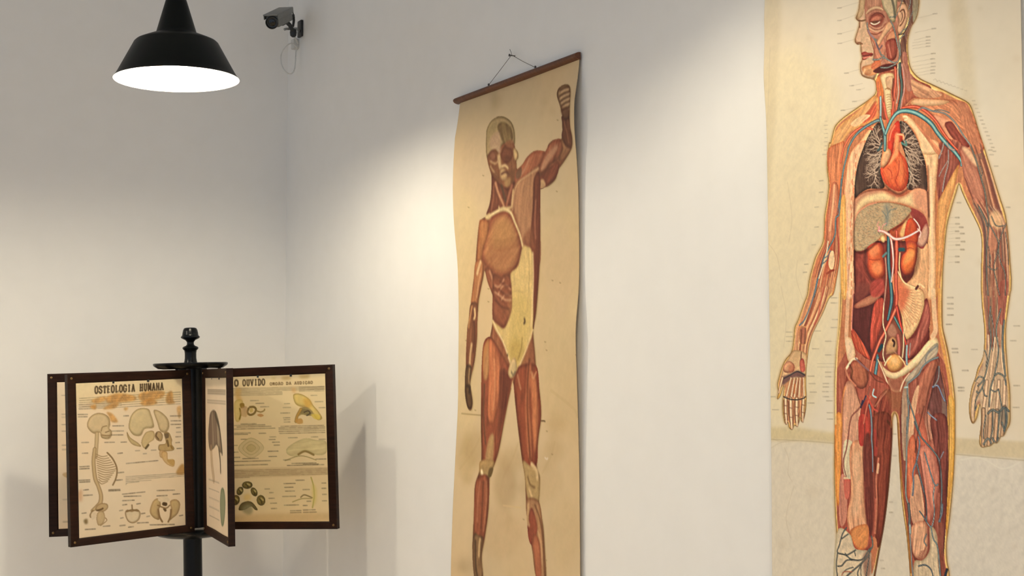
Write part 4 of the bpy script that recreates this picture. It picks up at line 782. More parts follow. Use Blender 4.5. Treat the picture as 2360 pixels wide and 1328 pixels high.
    hv, hh = (74, 76, 72), (146, 152, 142)
    for P, w in (([(2060, 180), (2050, 330), (2065, 460), (2050, 600), (2020, 760), (1990, 830), (1950, 870)], 3.4), ([(2150, 200), (2110, 380), (2130, 560), (2100, 760), (2060, 900), (2050, 1050)], 3.6), ([(2180, 300), (2165, 480), (2175, 640), (2190, 780)], 4.5), ([(2100, 780), (2130, 760), (2180, 790), (2195, 860)], 3.4), ([(2000, 800), (1960, 790), (1930, 830)], 2.6),
                 ([(2010, 820), (1990, 880), (1960, 930), (1940, 920)], 3.4), ([(1990, 880), (2010, 950), (2030, 960)], 3), ([(2060, 900), (2100, 920), (2130, 900)], 2.6), ([(2040, 1110), (2080, 1080), (2130, 1100), (2180, 1060), (2220, 1090)], 4.5), ([(2130, 900), (2150, 1000), (2160, 1060)], 3), ([(2190, 1070), (2200, 1180), (2180, 1260)], 5), ([(2080, 1090), (2080, 1240), (2060, 1330)], 3), ([(2140, 1090), (2130, 1230), (2120, 1340)], 3.6),
                 ([(2020, 1130), (2000, 1250), (2000, 1330)], 2.6), ([(2000, 1380), (2040, 1330), (2080, 1400)], 4), ([(2080, 1330), (2110, 1380), (2130, 1330)], 5), ([(1930, 1000), (1925, 1080), (1940, 1050)], 2.6), ([(1960, 930), (1930, 1000)], 2.6), ([(2070, 250), (2090, 400), (2080, 560)], 2.4), ([(2010, 560), (2030, 620), (2020, 700)], 2.4), ([(2160, 1190), (2190, 1300), (2160, 1380)], 4)):
        a.stroke(P, w, hv, hi=hh, a=.9)
    a.poly([(2120, 1090), (2210, 1060), (2225, 1150), (2200, 1280), (2150, 1180)], (60, 78, 84), a=.4, soft=5)
    B()
    for P, w in (([(1890, 30), (1920, 110), (1950, 200), (1985, 330), (2010, 420), (2030, 560), (2045, 700), (2030, 900), (2025, 1100), (2040, 1328)], 4), ([(1960, 560), (1990, 620), (2020, 680), (2030, 720)], 5), ([(2045, 700), (2090, 780), (2130, 870), (2120, 960), (2090, 1080), (2110, 1200), (2140, 1328)], 3), ([(2200, 700), (2150, 820), (2130, 930), (2150, 1040), (2190, 1150), (2190, 1328)], 3), ([(2040, 1080), (2090, 1110), (2120, 1090)], 2.6), ([(2070, 640), (2110, 720), (2180, 720)], 2.4), ([(1970, 200), (1990, 260), (1975, 300)], 2.4), ([(2190, 780), (2210, 900), (2220, 1060)], 2.4), ([(2040, 900), (2060, 1000), (2050, 1080)], 2.2)):
        a.stroke(P, w * .9, (80, 76, 70), hi=(138, 138, 126), a=.85)
    a.clip = None
    # warmth of the fat strip along the trunk and shoulder contour
    C()
    a.stroke([(740, 60), (735, 250), (722, 480), (712, 700), (706, 900), (706, 1200)], 5, (238, 206, 140), a=.7)
    a.stroke([(768, 60), (760, 250), (745, 450), (728, 700)], 2, (176, 124, 62), a=.6)
    a.stroke([(815, 60), (808, 250), (800, 450), (820, 560)], 11, (238, 206, 166), a=.55); a.stroke([(860, 40), (850, 250), (845, 380)], 3, (236, 150, 128), a=.7)
    a.stroke([(1560, 40), (1570, 250), (1580, 380), (1555, 440)], 12, (238, 206, 160), a=.7); a.stroke([(1612, 30), (1612, 250), (1622, 420), (1650, 560), (1690, 760), (1715, 950)], 7, (222, 162, 84), a=.85)
    a.stroke([(1636, 30), (1634, 250), (1648, 400), (1682, 560), (1712, 720)], 2.4, (150, 100, 46), a=.6)
    # engraver's ink: fine grain and deeper darks over the printed body only
    yy, xx = np.mgrid[0:a.ny, 0:a.nx] / a.k
    g = vnoise(xx / 1.9, yy / 1.9) * .6 + vnoise(xx / 4.3 + 40, yy / 6.5) * .4 - .5
    m = blur(full, 1)[..., None]
    r = max(2, 4.5 * a.k)
    low = np.stack([blur(a.im[..., i], r) for i in range(3)], -1)
    c = np.clip(a.im + .55 * (a.im - low), 0, 1)
    lum = c.mean(-1, keepdims=True)
    c = c * .84 + lum * np.array([1.14, .98, .86]) * .16
    c = c * (1 + .22 * g[..., None]) + .10 * (c - .40)
    a.im = np.clip(a.im * (1 - m) + c * m, 0, 1)

# ------------------------------------------------------------------ wall chart B: muscle figure with a raised arm
def draw_muscle_figure(a):
    E = lambda: a.tile(1020, 100, 3.3194)
    F = lambda: a.tile(1020, 450, 3.3194)
    G = lambda: a.tile(1020, 850, 2.7778)
    P0 = lambda: a.tile(0, 0, 1)
    a.paper((214, 188, 146), 0.05)
    P0()
    a.poly([(1050, 480), (1100, 470), (1090, 700), (1100, 960), (1050, 960)], (220, 194, 142), a=.5, soft=10)
    a.poly([(1240, 560), (1336, 500), (1336, 960), (1250, 940)], (206, 178, 128), a=.35, soft=14)
    for x, y, w, h, c, al in ((1095, 1035, 30, 45, (168, 140, 92), .35), (1165, 1120, 28, 60, (160, 132, 92), .4), (1180, 1060, 40, 30, (176, 146, 100), .35), (1275, 1040, 26, 30, (178, 148, 102), .35), (1280, 980, 24, 26, (186, 156, 110), .4), (1070, 1305, 26, 14, (168, 146, 112), .5),
                              (1250, 1110, 50, 60, (196, 168, 124), .4), (1150, 1230, 60, 60, (198, 168, 126), .4), (1075, 1060, 22, 60, (184, 156, 104), .4), (1300, 1230, 40, 90, (206, 178, 132), .4), (1140, 1000, 14, 50, (186, 158, 112), .35), (1100, 380, 50, 90, (214, 186, 150), .4), (1290, 620, 40, 120, (204, 176, 140), .35), (1140, 230, 6, 40, (150, 130, 96), .35)):
        a.poly([(x - w, y), (x, y - h), (x + w, y), (x, y + h)], c, a=al, soft=8)
    for k in range(40):
        x, y = 1055 + RNG.random() * 275, 180 + RNG.random() * 1160; r = 3 + 9 * RNG.random()
        a.poly([(x - r, y), (x, y - r * 1.4), (x + r, y), (x, y + r)], (176, 148, 106), a=.16, soft=3)
    for k in range(30):
        x, y = 1055 + RNG.random() * 275, 180 + RNG.random() * 1160
        a.stroke([(x, y), (x + 1.5, y + 1), (x + 3, y + 1)], 1.8, (120, 96, 60), a=.45)
    a.stroke([(1064, 953), (1085, 955), (1108, 957)], 2.4, (150, 124, 82), a=.6)
    a.stroke([(1160, 1165), (1200, 1170)], 3, (214, 186, 138), a=.7)
    for P in ([(1160, 1100), (1180, 1060), (1195, 1020)], [(1250, 1090), (1270, 1050), (1278, 1020)], [(1060, 1080), (1090, 1040), (1110, 1000)], [(1270, 900), (1320, 940), (1330, 960)]): a.stroke(P, 5, (180, 152, 108), a=.18)
    a.stroke([(1247, 970), (1253, 970), (1256, 971)], 2.5, (110, 84, 56)); a.stroke([(1256, 1055), (1260, 1058), (1262, 1056)], 3, (220, 204, 176))
    a.stroke([(1230, 150), (1228, 160)], 1, (150, 128, 90))
    # --- whole-body undertone and contour
    def seq():
        out = []
        def add(o, k, P): out.extend([(1020 + x / k, o + y / k) for x, y in P])
        e = 3.3194
        add(100, e, [(335, 720), (342, 655), (372, 600), (420, 566), (470, 566), (520, 602), (545, 660), (550, 735), (548, 795), (572, 830), (576, 872), (562, 902), (570, 965), (610, 930), (650, 870), (710, 824), (785, 832), (812, 775), (850, 742), (905, 735),
                         (920, 700), (915, 620), (918, 560), (900, 480), (876, 400), (890, 345), (940, 318), (972, 335), (975, 420), (970, 540), (975, 640), (990, 720), (986, 800), (930, 900), (885, 965), (862, 1040), (805, 1092), (745, 1115), (744, 1300)])
        add(450, e, [(746, 150), (745, 400), (738, 600), (715, 900), (692, 1030), (705, 1200)])
        add(850, 2.7778, [(600, 20), (620, 150), (630, 300), (612, 450), (602, 620), (622, 700), (616, 850), (642, 1000), (652, 1130), (662, 1328), (670, 1500), (720, 1620), (650, 1640), (600, 1500), (598, 1328), (568, 1120), (545, 1000), (535, 850), (528, 700), (512, 600), (488, 420), (466, 220), (452, 85),
                         (430, 160), (392, 350), (360, 520), (332, 610), (300, 700), (293, 900), (268, 1090), (250, 1200), (258, 1328), (262, 1500), (280, 1600), (190, 1620), (205, 1450), (203, 1328), (192, 1160), (203, 900), (208, 750), (235, 660), (250, 560), (246, 350), (250, 150), (262, 0)])
        add(450, e, [(345, 1180), (380, 1000), (384, 930), (384, 780), (375, 740), (345, 660), (322, 575), (308, 640), (282, 760), (272, 850), (262, 980), (262, 1100), (240, 1290)])
        add(850, 2.7778, [(185, 40), (176, 100), (184, 150), (192, 220), (180, 265), (158, 240), (144, 150), (148, 60)])
        add(450, e, [(182, 1260), (190, 1060), (215, 860), (232, 700), (250, 560), (262, 400), (280, 220), (295, 190), (340, 160)])
        add(100, e, [(338, 1305), (362, 1225), (374, 1130), (376, 1020), (352, 930), (335, 830)])
        return out
    S = seq()
    a.poly([(x + 2.5, y + 2) for x, y in S], (150, 120, 76), a=.45, soft=1.6)
    a.poly(S, (150, 84, 54), ec=(108, 56, 34), er=5, fib=.16, ang=92, line=(88, 54, 30), lw=1.4)
    full = a.mask(S)
    # --- head
    E()
    a.poly([(335, 720), (340, 660), (370, 600), (420, 566), (470, 566), (520, 600), (545, 660), (552, 740), (540, 790), (480, 760), (440, 800), (420, 850), (350, 880), (335, 830)], (182, 156, 108), ec=(128, 106, 66), er=4, vol=.25, line=(96, 78, 44), lw=1.2)
    a.poly([(345, 690), (370, 620), (420, 585), (410, 660), (380, 700), (350, 760)], (166, 148, 100), a=.7, soft=2)
    a.poly([(420, 640), (460, 602), (520, 640), (540, 720), (520, 760), (470, 765), (445, 715)], (136, 108, 66), ec=(120, 96, 56), er=3, fib=.2, ang=70)
    a.poly([(372, 720), (432, 680), (445, 780), (440, 850), (395, 830), (365, 790)], (194, 160, 130), a=.85, soft=2)
    a.poly([(345, 860), (400, 810), (440, 850), (470, 790), (545, 770), (565, 900), (565, 1000), (555, 1050), (520, 1095), (470, 1110), (420, 1075), (380, 1010), (355, 940)], (142, 86, 54), ec=(108, 60, 36), er=4, fib=.16, ang=80)
    a.poly([(358, 850), (380, 818), (408, 845), (410, 890), (372, 905)], (150, 92, 66), ec=(116, 62, 42), er=3)
    a.poly([(448, 850), (480, 790), (525, 800), (535, 870), (500, 920), (460, 900)], (128, 68, 46), ec=(112, 54, 36), er=3, fib=.2)
    a.poly([(480, 760), (535, 740), (548, 795), (505, 800)], (156, 96, 64), a=.8)
    a.poly([(420, 860), (442, 850), (452, 930), (470, 960), (440, 975), (425, 930)], (206, 172, 124), ec=(160, 120, 80), er=2)
    a.poly([(440, 965), (470, 955), (500, 1010), (480, 1050), (445, 1040)], (196, 158, 108), ec=(140, 98, 64), er=3)
    a.stroke([(455, 940), (480, 935), (500, 955)], 4, (210, 180, 130)); a.stroke([(365, 900), (400, 920), (420, 905)], 3, (190, 146, 104)); a.stroke([(365, 940), (390, 980), (420, 1010)], 3, (180, 140, 98))
    a.poly([(545, 800), (572, 832), (575, 870), (560, 900), (545, 870)], (214, 182, 126), ec=(160, 120, 76), er=2)
    a.poly([(385, 995), (425, 1000), (440, 1060), (410, 1070)], (120, 70, 44), a=.8); a.stroke([(450, 1000), (480, 985), (510, 1000)], 3, (108, 62, 42)); a.poly([(500, 1000), (555, 960), (550, 1060), (510, 1090)], (120, 72, 44), a=.7, soft=1.5)
    a.poly([(475, 1050), (520, 1030), (515, 1085), (485, 1100)], (178, 140, 84), a=.7, soft=1)
    # --- neck
    a.poly([(380, 1015), (430, 1070), (500, 1110), (550, 1060), (565, 1080), (545, 1180), (520, 1250), (430, 1268), (380, 1318), (336, 1312), (362, 1230), (376, 1120)], (122, 60, 40), ec=(100, 46, 30), er=4, fib=.25, ang=80)
    a.stroke([(405, 1070), (425, 1140), (455, 1210), (470, 1250)], 8, (184, 118, 84), hi=(198, 138, 100), ec=(130, 68, 44)); a.stroke([(530, 1090), (505, 1170), (490, 1240)], 7, (156, 84, 60), hi=(172, 104, 76))
    a.stroke([(450, 1090), (470, 1160), (480, 1200)], 6, (96, 62, 44)); a.stroke([(390, 1090), (388, 1190), (372, 1280)], 4, (160, 92, 62), a=.8)
    # --- shoulder and raised arm
    a.poly([(560, 985), (612, 930), (652, 870), (712, 824), (785, 830), (785, 860), (742, 950), (640, 1040), (560, 1085)], (172, 92, 62), ec=(126, 62, 40), er=5, fib=.2, ang=125, vol=.35)
    a.stroke([(660, 890), (630, 960), (600, 1010)], 5, (200, 130, 96), a=.7); a.poly([(565, 985), (605, 950), (600, 1020), (565, 1040)], (110, 78, 56), a=.8)
    a.poly([(742, 965), (762, 900), (802, 800), (850, 744), (906, 735), (922, 800), (902, 870), (832, 930), (762, 1000)], (160, 88, 60), ec=(116, 56, 36), er=5, fib=.2, ang=120, vol=.4)
    a.poly([(752, 960), (775, 900), (812, 840), (870, 780), (880, 810), (820, 900), (765, 975)], (200, 144, 110), a=.75, soft=1.5)
    a.poly([(745, 1015), (830, 945), (884, 905), (892, 960), (862, 1040), (802, 1092), (745, 1115)], (136, 64, 44), ec=(104, 46, 30), er=4, fib=.2, ang=135, vol=.3)
    a.poly([(745, 1060), (770, 1040), (790, 1090), (748, 1112)], (206, 170, 120), a=.8); a.poly([(745, 1000), (800, 960), (850, 935), (790, 1000), (745, 1030)], (110, 54, 36), a=.7)
    a.poly([(905, 738), (960, 715), (990, 750), (985, 805), (930, 895), (890, 900), (905, 850), (922, 800)], (158, 104, 68), ec=(116, 66, 40), er=4, fib=.15); a.stroke([(920, 720), (935, 745), (960, 760)], 4, (216, 180, 128)); a.stroke([(985, 800), (960, 850), (900, 940)], 2, (108, 70, 44))
    a.poly([(912, 560), (966, 560), (976, 640), (990, 720), (986, 800), (945, 790), (912, 720), (920, 640)], (108, 58, 38), ec=(84, 44, 28), er=4, fib=.3, ang=80)
    a.stroke([(930, 600), (950, 680), (965, 760)], 3, (156, 96, 66), a=.8); a.stroke([(960, 590), (970, 660)], 3, (150, 92, 64), a=.7); a.stroke([(925, 560), (945, 575), (965, 560)], 4, (70, 40, 26))
    a.poly([(880, 385), (896, 342), (940, 318), (972, 335), (976, 400), (970, 500), (962, 560), (925, 565), (903, 490), (886, 425)], (178, 140, 98), ec=(116, 78, 48), er=4, line=(88, 56, 34), lw=1.2)
    for x0, y0, x1, y1 in ((898, 360, 968, 335), (894, 405, 972, 368), (902, 442, 974, 405), (908, 478, 972, 445), (914, 512, 970, 488)):
        a.stroke([(x0, y0), ((x0 + x1) / 2, (y0 + y1) / 2 - 4), (x1, y1)], 3, (108, 70, 46)); a.stroke([(x0 + 8, y0 + 14), ((x0 + x1) / 2, (y0 + y1) / 2 + 10), (x1 - 4, y1 + 16)], 3.2, (206, 170, 128), a=.9)
    a.poly([(905, 500), (965, 495), (968, 565), (925, 568)], (100, 56, 36), a=.75, soft=1.2)
    # --- chest
    a.poly([(560, 1068), (640, 1012), (742, 955), (746, 1328), (745, 1700), (640, 1650), (600, 1500), (560, 1330), (530, 1260), (540, 1150)], (176, 120, 84), ec=(140, 84, 54), er=6, fib=.14, ang=100, vol=.2)
    a.stroke([(735, 955), (650, 1010), (575, 1070), (545, 1160), (532, 1280)], 2.5, (212, 172, 126), a=.8)
    F()
    a.poly([(700, -120), (746, -160), (748, 200), (746, 400), (738, 600), (716, 860), (694, 1030), (684, 700), (690, 480), (670, 380), (690, 100)], (116, 50, 32), ec=(92, 40, 24), er=4, fib=.22, ang=92)
    a.stroke([(712, 40), (706, 200), (712, 330)], 4, (170, 104, 76), a=.7); a.poly([(620, 320), (690, 250), (700, 420), (640, 410)], (140, 76, 48), a=.7, soft=2, fib=.2)
    a.poly([(375, 182), (430, 140), (490, 134), (542, 190), (592, 320), (606, 412), (572, 540), (522, 600), (445, 626), (382, 592), (312, 512), (304, 440), (340, 300)], (180, 112, 68), ec=(128, 56, 36), er=9, fib=.14, ang=150, vol=.3)
    a.poly([(400, 230), (470, 170), (530, 240), (560, 340), (480, 400), (380, 400)], (190, 138, 78), a=.6, soft=6)
    for i in range(13): a.stroke([(345 + i * 3, 330 + i * 20), (440, 350 + i * 18), (585 - i * 5, 310 + i * 20)], 1.6, (128, 72, 40), a=.4)
    for i in range(9): a.stroke([(360 + i * 4, 420 + i * 16), (450, 440 + i * 15), (580 - i * 6, 400 + i * 17)], 1.6, (200, 140, 92), a=.35)
    a.poly([(282, 210), (300, 190), (345, 192), (358, 230), (342, 330), (312, 420), (298, 510), (262, 520), (270, 380)], (182, 110, 62), ec=(134, 70, 38), er=5, fib=.16, ang=95, vol=.3)
    a.stroke([(338, 170), (372, 150), (420, 122), (470, 104), (520, 132), (552, 205), (590, 300), (612, 390)], [6, 6, 6, 8, 6, 5, 4.5, 5], (216, 192, 138), hi=(226, 206, 156), ec=(178, 146, 98))
    a.stroke([(480, 110), (500, 95), (525, 90), (530, 50), (540, -40)], 4, (210, 180, 126), a=.9); a.stroke([(430, 90), (440, 110), (470, 100)], 4, (206, 180, 128)); a.poly([(325, 165), (362, 140), (372, 172), (345, 190)], (206, 182, 128), a=.9)
    a.poly([(252, 520), (300, 500), (316, 560), (300, 660), (274, 780), (266, 850), (218, 840), (236, 690)], (182, 112, 66), ec=(126, 66, 36), er=4, fib=.16, ang=98, vol=.25)
    a.stroke([(290, 510), (275, 560), (265, 600)], 6, (214, 180, 130)); a.stroke([(290, 600), (275, 680), (262, 780)], 4, (206, 150, 104), a=.8); a.stroke([(312, 540), (300, 660), (278, 780)], 2.4, (110, 58, 34))
    # --- flank, belly
    a.poly([(330, 560), (382, 590), (392, 700), (380, 745), (346, 665)], (148, 80, 52), ec=(112, 54, 34), er=4, fib=.16, vol=.25); a.stroke([(360, 580), (380, 640), (384, 700)], 5, (190, 130, 96), a=.8)
    a.poly([(388, 610), (450, 630), (515, 605), (528, 700), (532, 850), (512, 930), (472, 1014), (430, 995), (384, 935), (384, 780)], (142, 74, 48), ec=(110, 52, 34), er=6, fib=.14, ang=40)
    for P in ([(400, 690), (430, 700), (460, 660), (470, 640)], [(425, 760), (455, 700), (490, 690), (520, 720)], [(450, 800), (480, 760), (525, 770)], [(400, 740), (440, 770), (480, 800), (525, 800)]): a.stroke(P, 3, (206, 150, 116), a=.75)
    for P in ([(440, 660), (480, 690), (520, 700)], [(430, 720), (480, 760), (520, 760)], [(400, 800), (450, 850), (510, 870)]): a.stroke(P, 4, (104, 46, 32), a=.6)
    a.poly([(522, 600), (580, 540), (612, 400), (650, 395), (684, 430), (692, 600), (692, 1030), (650, 1160), (602, 1280), (570, 1345), (530, 1310), (475, 1150), (405, 1035), (380, 960), (430, 1000), (476, 1018), (520, 920), (534, 840), (528, 700)], (216, 190, 120), ec=(190, 158, 92), er=5, fib=.07, ang=88)
    a.poly([(540, 760), (620, 750), (680, 850), (640, 1150), (570, 1320), (500, 1180), (520, 950)], (206, 182, 96), a=.6, soft=8)
    a.poly([(560, 1100), (620, 1180), (580, 1310), (540, 1290), (510, 1180)], (186, 156, 70), a=.6, soft=6)
    a.stroke([(690, 440), (694, 620), (688, 820), (678, 1000)], 4, (226, 204, 150), a=.8); a.stroke([(660, 440), (662, 620), (650, 880)], 2, (188, 158, 96), a=.7); a.stroke([(530, 740), (570, 730), (620, 745)], 1.6, (180, 150, 90), a=.7)
    a.stroke([(385, 960), (420, 1040), (470, 1140), (520, 1290)], 3.5, (224, 202, 152)); a.stroke([(690, 1030), (640, 1180), (580, 1320)], 3, (222, 200, 146))
    a.stroke([(626, 945), (630, 970), (622, 980)], 3.5, (84, 60, 34)); a.stroke([(610, 1090), (600, 1180), (575, 1260)], 3, (150, 122, 56), a=.7); a.stroke([(495, 1220), (497, 1228)], 3, (90, 62, 36))
    # --- left forearm and hand
    a.poly([(216, 835), (268, 835), (268, 980), (264, 1100), (240, 1300), (182, 1328), (188, 1050), (200, 960)], (128, 72, 46), ec=(92, 50, 30), er=4, fib=.25, ang=95)
    a.stroke([(245, 870), (248, 920), (240, 950)], 5, (216, 186, 130)); a.stroke([(225, 850), (205, 960), (200, 1010)], 4, (196, 138, 84)); a.stroke([(222, 1140), (212, 1220), (205, 1330)], 6, (206, 176, 124), a=.85); a.stroke([(240, 960), (245, 1060), (236, 1200)], 4, (90, 44, 30), a=.8)
    G()
    a.poly([(150, -10), (186, -10), (178, 90), (184, 150), (192, 220), (180, 262), (158, 240), (144, 150)], (92, 62, 38), ec=(66, 42, 26), er=3, fib=.2); a.stroke([(172, 0), (168, 60), (172, 110)], 4, (176, 146, 96), a=.8); a.stroke([(155, 110), (175, 115), (170, 150)], 6, (52, 32, 18), a=.7)
    # --- thighs and lower legs
    a.poly([(258, -130), (290, -200), (330, -180), (400, -60), (440, 10), (448, 70), (430, 160), (392, 350), (360, 520), (320, 640), (262, 620), (252, 400), (248, 150)], (152, 72, 48), ec=(108, 48, 30), er=6, fib=.2, ang=96)
    a.poly([(262, -120), (300, -190), (302, -60), (290, 60), (262, 60)], (190, 134, 80), a=.9, ec=(150, 96, 54), er=3, fib=.1)
    a.poly([(300, -180), (340, -140), (372, 0), (362, 200), (325, 360), (292, 300), (298, 50)], (200, 108, 68), ec=(156, 76, 48), er=5, fib=.2, ang=92, vol=.3)
    a.stroke([(330, -60), (335, 100), (325, 260)], 4, (220, 142, 96), a=.8)
    a.poly([(372, 0), (445, 60), (430, 150), (392, 340), (350, 500), (360, 250)], (112, 48, 34), ec=(140, 68, 46), er=5, fib=.22, ang=100)
    a.stroke([(268, 100), (262, 300), (275, 480)], 4, (112, 64, 44)); a.stroke([(318, 440), (305, 520), (290, 600)], 6, (190, 156, 104), a=.9); a.poly([(300, 440), (330, 430), (322, 600), (285, 620), (275, 560)], (182, 146, 94), a=.85, soft=1.2)
    a.poly([(246, 590), (330, 590), (322, 650), (300, 700), (248, 695), (236, 660)], (172, 140, 88), ec=(128, 96, 54), er=4, vol=.3); a.poly([(300, 640), (326, 640), (312, 692), (292, 690)], (92, 72, 38), a=.8); a.stroke([(250, 655), (254, 675)], 6, (240, 224, 186))
    a.poly([(232, 690), (296, 700), (294, 900), (268, 1090), (250, 1110), (205, 1060), (203, 900), (209, 760)], (152, 76, 50), ec=(108, 52, 34), er=5, fib=.2, ang=92, vol=.25)
    a.stroke([(240, 720), (225, 850), (222, 980)], 3, (190, 112, 80), a=.7); a.stroke([(280, 720), (278, 880), (262, 1040)], 3, (188, 120, 84), a=.7); a.stroke([(262, 720), (255, 880), (245, 1020)], 3, (100, 44, 30), a=.7)
    a.poly([(203, 1060), (235, 1070), (262, 1090), (250, 1200), (258, 1340), (206, 1340), (192, 1160)], (132, 98, 64), ec=(86, 58, 36), er=4, fib=.2, ang=92); a.stroke([(240, 1090), (235, 1130), (232, 1200)], 4, (204, 174, 124)); a.stroke([(210, 1100), (212, 1250), (222, 1330)], 4, (84, 58, 38))
    a.poly([(456, 90), (475, 20), (500, -20), (600, -20), (622, 150), (632, 300), (612, 450), (602, 620), (525, 620), (492, 420), (468, 220)], (148, 64, 40), ec=(108, 46, 28), er=6, fib=.2, ang=92)
    a.poly([(545, -20), (575, -10), (560, 200), (572, 400), (575, 580), (545, 560), (528, 300), (536, 100)], (180, 96, 60), ec=(136, 64, 40), er=4, fib=.2, ang=92, vol=.3)
    a.poly([(560, 60), (592, 30), (612, 200), (612, 400), (590, 560), (575, 400), (570, 220)], (196, 108, 66), ec=(150, 74, 46), er=4, fib=.2, ang=92, vol=.3)
    a.stroke([(556, -60), (545, 60), (542, 250), (552, 450), (560, 570)], 4, (108, 48, 30), a=.8); a.stroke([(570, 20), (580, 60), (600, 20)], 3, (206, 150, 104), a=.8); a.stroke([(480, 40), (490, 90), (500, 130)], 4, (190, 130, 92), a=.7)
    a.poly([(514, 590), (560, 620), (598, 630), (622, 700), (616, 850), (560, 860), (538, 800), (528, 700)], (180, 152, 98), ec=(136, 104, 62), er=4, vol=.25); a.stroke([(570, 610), (600, 650), (606, 700)], 7, (206, 182, 134)); a.stroke([(545, 690), (560, 740), (590, 760)], 3, (128, 96, 56)); a.stroke([(555, 770), (575, 830), (600, 880)], 5, (208, 180, 130))
    a.poly([(538, 840), (616, 850), (642, 1000), (652, 1130), (662, 1340), (600, 1340), (570, 1120), (546, 1000)], (172, 122, 82), ec=(118, 76, 46), er=5, fib=.16, ang=85)
    a.poly([(570, 890), (602, 980), (605, 1050), (575, 1130), (552, 1090), (545, 990)], (150, 66, 46), ec=(118, 50, 36), er=4, fib=.2); a.poly([(588, 1060), (622, 1120), (632, 1340), (602, 1340), (588, 1200), (575, 1130)], (186, 100, 66), ec=(140, 66, 44), er=4, fib=.18)
    a.stroke([(590, 870), (622, 960), (640, 1080), (650, 1250), (655, 1340)], 3, (120, 76, 46)); a.stroke([(548, 870), (545, 960), (552, 1000)], 6, (204, 170, 120), a=.8); a.stroke([(610, 1040), (630, 1120), (636, 1250)], 3.5, (206, 164, 120), a=.7)
    a.poly([(420, 20), (445, -60), (470, -60), (475, 10), (455, 55), (432, 60)], (206, 184, 132), ec=(160, 130, 84), er=3, vol=.3); a.stroke([(440, 20), (452, 40), (465, 20)], 3, (120, 104, 80)); a.stroke([(448, 78), (440, 120)], 2, (206, 176, 124))
    yy, xx = np.mgrid[0:a.ny, 0:a.nx] / a.k
    g = vnoise(xx / 2.2, yy / 2.2) * .6 + vnoise(xx / 5 + 40, yy / 8) * .4 - .5
    m = blur(full, 1)[..., None]
    soft = np.stack([blur(a.im[..., i], 1) for i in range(3)], -1)
    lum = soft.mean(-1, keepdims=True)
    brown = lum * np.array([1.22, .98, .72])
    c = soft * .70 + brown * .30
    low = np.stack([blur(c[..., i], 3) for i in range(3)], -1)
    c = np.clip(c + .5 * (c - low), 0, 1)
    a.im = np.clip(a.im * (1 - m) + (c * (1 + .14 * g[..., None])) * m, 0, 1)

